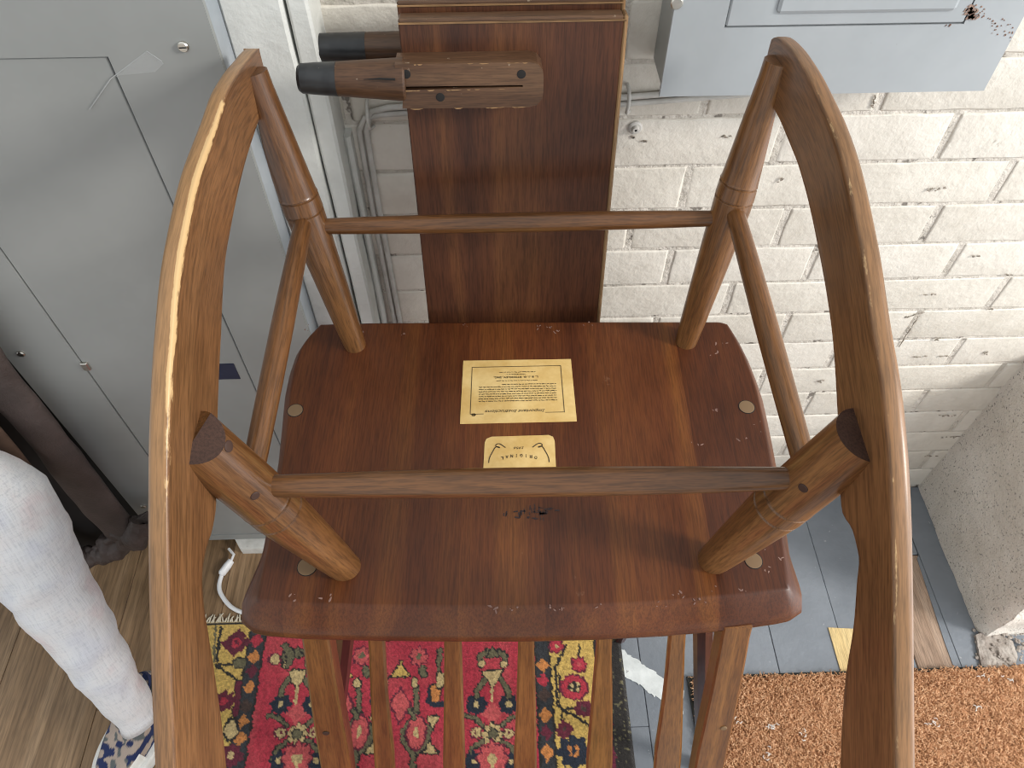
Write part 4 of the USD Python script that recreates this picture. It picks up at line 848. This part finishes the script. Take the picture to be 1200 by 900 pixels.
put(mt, 'mat_body', cm, COIR, smooth=True, color=lambda v: np.array([.42, .22, .11]) * (.55 + .8 * noise(np.stack([v[:, 0] * 260, v[:, 1] * 260, v[:, 0] * 0 + 3], -1)))[:, None])
put(mt, 'backing', trimesh.creation.box(bounds=[[mx0 - .004, my0, .0003], [mx1, my1 + .002, .005]]), paint('mat_backing', (.02, .021, .018), (.035, .036, .03), rough=.8), smooth=False)
r_ = np.random.default_rng(21); nF = 60000
fx = r_.uniform(mx0 + .002, mx1 - .002, nF); fy = my1 - .002 - (my1 - my0 - .004) * r_.uniform(0, 1, nF); ang = r_.uniform(0, 2 * np.pi, nF); ln = r_.uniform(.003, .007, nF)
P0 = np.stack([fx, fy, np.full(nF, .010)], 1); dr_ = np.stack([np.cos(ang), np.sin(ang), np.zeros(nF)], 1)
pts = np.stack([P0, P0 + dr_ * ln[:, None] * .35 + [0, 0, .0045], P0 + dr_ * ln[:, None] * .7 + np.stack([0 * ang, 0 * ang, r_.uniform(.003, .007, nF)], 1), P0 + dr_ * ln[:, None] + np.stack([r_.normal(0, .001, nF), r_.normal(0, .001, nF), r_.uniform(-.001, .004, nF)], 1)], 1).reshape(-1, 3)
bc = UsdGeom.BasisCurves.Define(stage, mt + '/fibres'); bc.CreateTypeAttr('linear'); bc.CreateCurveVertexCountsAttr(Vt.IntArray.FromNumpy(np.full(nF, 4, np.int32)))
bc.CreatePointsAttr(Vt.Vec3fArray.FromNumpy((pts - ORIGIN[mt]).astype(np.float32))); bc.CreateWidthsAttr(Vt.FloatArray.FromNumpy(np.full(nF * 4, .0012, np.float32))); bc.SetWidthsInterpolation('vertex')
UsdShade.MaterialBindingAPI.Apply(bc.GetPrim()).Bind(M('coir_fibre', {'g': ('geometry', {}), 'n': ('noise_texture', {'scale': 170, 'detail': 2}), 'r': ('rgb_ramp', {'ramp': [(.3, (.36, .18, .09)), (.5, (.60, .345, .185)), (.7, (.76, .51, .32))]}), 'p': ('principled_bsdf', {'roughness': .75, 'specular_ior_level': .25})}, [('g.position', 'n.vector'), ('n.fac', 'r.fac'), ('r.color', 'p.base_color')]))
data(bc.GetPrim(), kind='stuff')
ltm = []
for u, v, n in ((905, 852, 9), (895, 880, 6), (1150, 793, 4), (1095, 850, 7), (1143, 832, 4), (940, 866, 4), (1185, 795, 4), (868, 846, 3)):
    for _ in range(n):
        c = at_z(u + r_.normal(0, 5), v + r_.normal(0, 4), .017); a = r_.uniform(0, 6.3); ltm.append(tube([c, c + np.array([math.cos(a), math.sin(a), .1]) * .003, c + np.array([math.cos(a + .7), math.sin(a + .7), 0]) * .006], .0007, 5))
put(mt, 'lint', trimesh.util.concatenate(ltm), paint('lint', (.6, .58, .55), (.7, .68, .65), rough=1), smooth=True, kind='stuff')

# ------------------------------------------------------------------ crumbled end of the wall at the doorway
rb = thing('rubble', 'crumbled mortar and grit at the foot of the stucco wall end', 'rubble', (.94, .43, 0), kind='stuff')
r_ = np.random.default_rng(4); ms = []
pg = np.array([at_z(u, v, .005)[:2] for u, v in ((1143, 744), (1156, 740), (1172, 744), (1186, 752), (1192, 770), (1188, 786), (1170, 790), (1152, 786), (1147, 766))])
base_ = prism(pg, 0, .006); vv_, ff_ = trimesh.remesh.subdivide_to_size(base_.vertices, base_.faces, .006); vv_[:, 2] *= .4 + 1.4 * fbm(vv_ * np.array([90, 90, 0]), 3); base_ = trimesh.Trimesh(vv_, ff_, process=True); ms.append(base_)
for k in range(130):
    u, v = r_.uniform(1140, 1200), r_.uniform(728, 790); c = at_z(u, v, .004); s = r_.uniform(.0012, .0038)
    m = trimesh.creation.icosphere(1, s); m.vertices *= 1 + .9 * (noise(m.vertices * 600 + k * 7.3) - .5)[:, None]; m.vertices[:, 2] *= .7; m.apply_translation((c[0], c[1], .006 + s * .3 if c[0] > .915 else s * .5)); ms.append(m)
put(rb, 'grit', trimesh.util.concatenate(ms), RUBBLE, smooth=40, kind='stuff')
sl = thing('wood_sliver', 'pale splintered piece of wood by the doorway edge', 'wood scrap', (*at_z(1185, 715, .03)[:2], 0))
put(sl, 'splinter', trimesh.convex.convex_hull(np.array([at_z(u, v, z) for u, v, z in ((1178, 728, .03), (1200, 708, .05), (1214, 712, .045), (1200, 728, .03), (1178, 728, .0), (1200, 740, .0), (1214, 722, .0))])), W_bare, smooth=False, grain=GX)

# ------------------------------------------------------------------ white power cable with its plug
cbz = .006
cpx = [(273, 657), (265, 667), (258, 680), (257, 690), (262, 701), (272, 712), (284, 718), (296, 722), (320, 726)]
pc = thing('power_cable', 'white power cable with a moulded plug on the floor by the cabinet', 'cable', (*at_z(262, 690, 0)[:2], 0))
cpts = [at_z(u, v, .0042 + .004 * (v < 675)) for u, v in [(261, 670)] + cpx[2:]]; cpts[-1][2] = .013; cpts[-2][2] = .011; cpts[-3][2] = .006
put(pc, 'cord', tube(spline(cpts, 50), .0042, 12), CABLE, smooth=True)
a, b = at_z(271, 657, .010), at_z(260, 672, .008)
put(pc, 'plug_body', tube([a, a * .6 + b * .4, b, b + (b - a) * .12], [.0085, .0100, .0095, .006], 12, .75), CABLE, smooth=40)
put(pc, 'lead', tube([a, at_z(274, 650, .013), at_z(268, 643, .012)], .0028, 8), CABLE, smooth=True)

# ------------------------------------------------------------------ brown leather coat slumped beside the cabinet
YL = .672
def on_l(u, v, y=YL): return at_y(u, v, y)
def fold(px, wid, y, flat=.45, seed=1, n=46, m=28, amp=.010, freq=1.0, up=0):
    pts = [on_l(u, v, yy2) for (u, v), yy2 in zip(px, y)]; fr0 = 0.
    if up:
        d0 = pts[0] - pts[1]; tops = [pts[0] + np.array([d0[0] * .3 * k - .012 * k, 0, up * k / 3]) for k in (3, 2, 1)]; pts = tops + pts; n = int(n * 2.2); fr0 = .5
    C = spline(pts, n); hgt = np.r_[0, np.cumsum(np.linalg.norm(np.diff(C, axis=0), axis=1))]
    k0 = np.argmin(np.linalg.norm(C - pts[3 if up else 0], axis=1)); tw = np.where(np.arange(n) < k0, -1 + np.arange(n) / max(k0, 1), (hgt - hgt[k0]) / (hgt[-1] - hgt[k0])); w = np.interp(tw, np.r_[-1, np.linspace(0, 1, len(wid))], np.r_[wid[0] * .55, wid])
    t_ = np.gradient(C, axis=0); t_ /= np.linalg.norm(t_, axis=1)[:, None]; th = np.arange(m) / m * 2 * np.pi; V = []
    for k in range(n):
        s = np.cross(t_[k], [0, -1, 0]); s /= np.linalg.norm(s); u_ = np.cross(s, t_[k])
        ring = C[k] + w[k] * (np.cos(th)[:, None] * s + flat * np.sin(th)[:, None] * u_); V.append(ring)
    V = np.vstack(V); ii = np.arange(m); jj = (ii + 1) % m; f = []
    for k in range(n - 1): a, b = k * m, (k + 1) * m; f += [np.stack([a + ii, a + jj, b + jj], 1), np.stack([a + ii, b + jj, b + ii], 1)]
    V = np.vstack([V, C[:1], C[-1:]]); f += [np.stack([np.full(m, n * m), jj, ii], 1), np.stack([np.full(m, n * m + 1), (n - 1) * m + ii, (n - 1) * m + jj], 1)]
    me = trimesh.Trimesh(V, np.vstack(f), process=False)
    if me.volume < 0: me.invert()
    nn = me.vertex_normals; dsp = fbm(V * np.array([16, 16, 7]) * freq + seed * 3.7, 3) - .5; me.vertices = V + nn * (dsp * amp * 2)[:, None]
    me.vertices[:, 2] = np.maximum(me.vertices[:, 2], .0012)
    return me
lc = thing('leather_coat', 'dark brown leather coat hanging down in folds beside the grey cabinet', 'coat', (*on_l(110, 630)[:2], 0))
put(lc, 'front_panel', fold([(-64, 372), (-2, 448), (53, 513), (106, 578), (143, 625)], [.034, .034, .034, .034, .034], [.668, .666, .662, .655, .645], seed=1, up=.62), LEATHER, smooth=True)
put(lc, 'shade_sheet', rough_board(xl - .36, xl - .006, .728, .745, .002, 1.20, 17, amp=.004), paint('coat_back_shade', (.008, .007, .006), (.014, .012, .011), rough=.9), smooth=40, label='added black sheet standing for the shade behind the coat')  # added black sheet: painted shade in the gap between cabinet and coat
put(lc, 'sleeve', fold([(-76, 436), (-6, 512), (22, 544), (42, 572)], [.024, .021, .019, .014], [.640, .636, .630, .625], .5, seed=5, up=.45, amp=.006), SUEDE, smooth=True, label='frayed suede-lined flap')
put(lc, 'back_panel', fold([(-60, 505), (0, 570), (60, 632), (104, 662)], [.040, .036, .034, .028], [.655, .648, .640, .628], .5, seed=8, up=.70), LEATHER, smooth=True)
put(lc, 'shade_sheet', fold([(-40, 480), (20, 545), (76, 612), (108, 640)], [.065, .06, .055, .05], [.680, .680, .678, .672], .12, seed=11), paint('coat_fold_shade', (.008, .006, .006), (.014, .011, .010), rough=.8), smooth=True)  # near-black sheet standing for the shade between the folds
put(lc, 'hem', fold([(96, 655), (124, 645), (150, 628), (166, 606)], [.022, .030, .030, .022], [.630, .638, .644, .650], .75, seed=13, n=60, m=40, amp=.022, freq=2.4), LEATHER, smooth=True)

# ------------------------------------------------------------------ person at the left edge: one trousered leg and shoe
AN = at_z(161, 842, .10)
pe = thing('person', 'person in loose white gauze trousers and patterned shoes, only one leg in view', 'person', (AN[0], AN[1], 0))
KN = at_z(-6, 588, .49); HP = KN + np.array([-.33, -.10, .12])
leg_c = spline([AN + [0, 0, -.01], AN * .75 + KN * .25, AN * .5 + KN * .5, AN * .25 + KN * .75, KN, KN * .6 + HP * .4, HP], 70)
rad = np.interp(np.linspace(0, 1, 70), [0, .06, .16, .30, .42, .55, .70, 1], [.033, .035, .043, .053, .060, .066, .074, .090])
def trouser(C, r, m=48):
    t_ = np.gradient(C, axis=0); t_ /= np.linalg.norm(t_, axis=1)[:, None]; th = np.arange(m) / m * 2 * np.pi; V = []; u_ = frame_z(t_[0])[0]
    for k in range(len(C)):
        u_ = u_ - t_[k] * (u_ @ t_[k]); u_ /= np.linalg.norm(u_); w_ = np.cross(t_[k], u_); V.append(C[k] + r[k] * (np.cos(th)[:, None] * u_ + np.sin(th)[:, None] * w_))
    n = len(C); V = np.vstack(V + [C[:1], C[-1:]]); ii = np.arange(m); jj = (ii + 1) % m; f = []
    for k in range(n - 1): a, b = k * m, (k + 1) * m; f += [np.stack([a + ii, a + jj, b + jj], 1), np.stack([a + ii, b + jj, b + ii], 1)]
    f += [np.stack([np.full(m, n * m), jj, ii], 1), np.stack([np.full(m, n * m + 1), (n - 1) * m + ii, (n - 1) * m + jj], 1)]
    me = trimesh.Trimesh(V, np.vstack(f), process=False)
    if me.volume < 0: me.invert()
    ax = (KN - AN) / np.linalg.norm(KN - AN); s = (V - AN) @ ax
    wr = np.sin(s * 95 + 6 * fbm(V * 14, 2)) * .0016 + (fbm(V * 18 + 5, 3) - .5) * .011 + (fbm(V * 50, 2) - .5) * .004
    me.vertices = V + me.vertex_normals * wr[:, None]
    return me
put(pe, 'trouser_leg', trouser(leg_c, rad), GAUZE, smooth=True, grain=frame_z(KN - AN), label='loose white gauze trouser leg')
# shoe: toe towards the viewer
F0 = np.array([AN[0] - .024, AN[1] + .006, 0]); fwd = np.array([-.38, -1.0, 0]); fwd /= np.linalg.norm(fwd); sd = np.array([-fwd[1], fwd[0], 0])
def shoe_shell(outline, zs, scale, off=0):
    V = []; n = len(outline)
    for z, s, dz in zip(zs, scale, [0] * len(zs)): V.append(np.column_stack([outline * s, np.full(n, z)]))
    return V
nO = 48; th = np.arange(nO) / nO * 2 * np.pi
ol = np.stack([.095 * np.cos(th) - .02, .040 * np.sin(th) * (1 + .12 * np.cos(th))], 1)     # x: towards the toe is +
def shell(levels):
    V = []; f = []; ii = np.arange(nO); jj = (ii + 1) % nO
    for z, sx, sy, ox, tl in levels: V.append(np.stack([ol[:, 0] * sx + ox, ol[:, 1] * sy, z + tl * (ol[:, 0])], 1))
    n = len(levels); c0 = V[0].mean(0); c1 = V[-1].mean(0); V = np.vstack(V + [c0[None], c1[None]])
    for k in range(n - 1): a, b = k * nO, (k + 1) * nO; f += [np.stack([a + ii, a + jj, b + jj], 1), np.stack([a + ii, b + jj, b + ii], 1)]
    f += [np.stack([np.full(nO, n * nO), jj, ii], 1), np.stack([np.full(nO, n * nO + 1), (n - 1) * nO + ii, (n - 1) * nO + jj], 1)]
    W3 = F0 + fwd * .030 + np.outer(V[:, 0], fwd) + np.outer(V[:, 1], sd) + np.outer(V[:, 2], [0, 0, 1])
    me = trimesh.Trimesh(W3, np.vstack(f), process=False)
    if me.volume < 0: me.invert()
    return me
def sub2(m):
    v, f = trimesh.remesh.subdivide_to_size(m.vertices, m.faces, .004); return trimesh.Trimesh(v, f, process=True)
SOLE = paint('sole_rubber', (.66, .65, .60), (.76, .75, .72), rough=.6, scale=40, bump=.3)
sh = put(pe, 'shoe', sub2(shell([(.020, 1.0, 1.0, 0, 0), (.030, 1.0, .99, 0, 0), (.045, .97, .95, -.003, -.06), (.060, .88, .86, -.010, -.16), (.072, .74, .74, -.022, -.25), (.084, .55, .62, -.036, -.30), (.092, .45, .55, -.046, -.2)])), SHOEM, smooth=50, label='canvas shoe with a navy floral print',
         color=lambda v: np.where((noise(v * 95 + 3) > .54)[:, None], np.array([.016, .026, .085]), np.where((noise(v * 120 + 11) > .62)[:, None], np.array([.10, .11, .11]), np.array([.36, .29, .24]))))
put(sh, 'sole', shell([(.0005, 1.04, 1.04, 0, 0), (.004, 1.10, 1.26, 0, 0), (.026, 1.12, 1.30, 0, 0), (.031, 1.08, 1.22, 0, 0)]), SOLE, smooth=40, label='thick white rubber sole')
toe = shell([(.028, 1.06, 1.06, 0, 0), (.040, 1.03, 1.02, -.002, -.05), (.050, .96, .95, -.006, -.12), (.056, .84, .85, -.012, -.16)])
toe = toe.slice_plane(F0 + fwd * .040, fwd)
put(sh, 'toe_cap', toe, SOLE, smooth=40, label='white toe cap')
put(sh, 'collar', tube([F0 + fwd * .030 + fwd * (ol[k % nO][0] * .44 - .048) + sd * ol[k % nO][1] * .60 + np.array([0, 0, .092 - .1 * ol[k % nO][0]]) for k in range(nO + 1)], .006, 8), BLACK, smooth=True, label='black ankle collar')
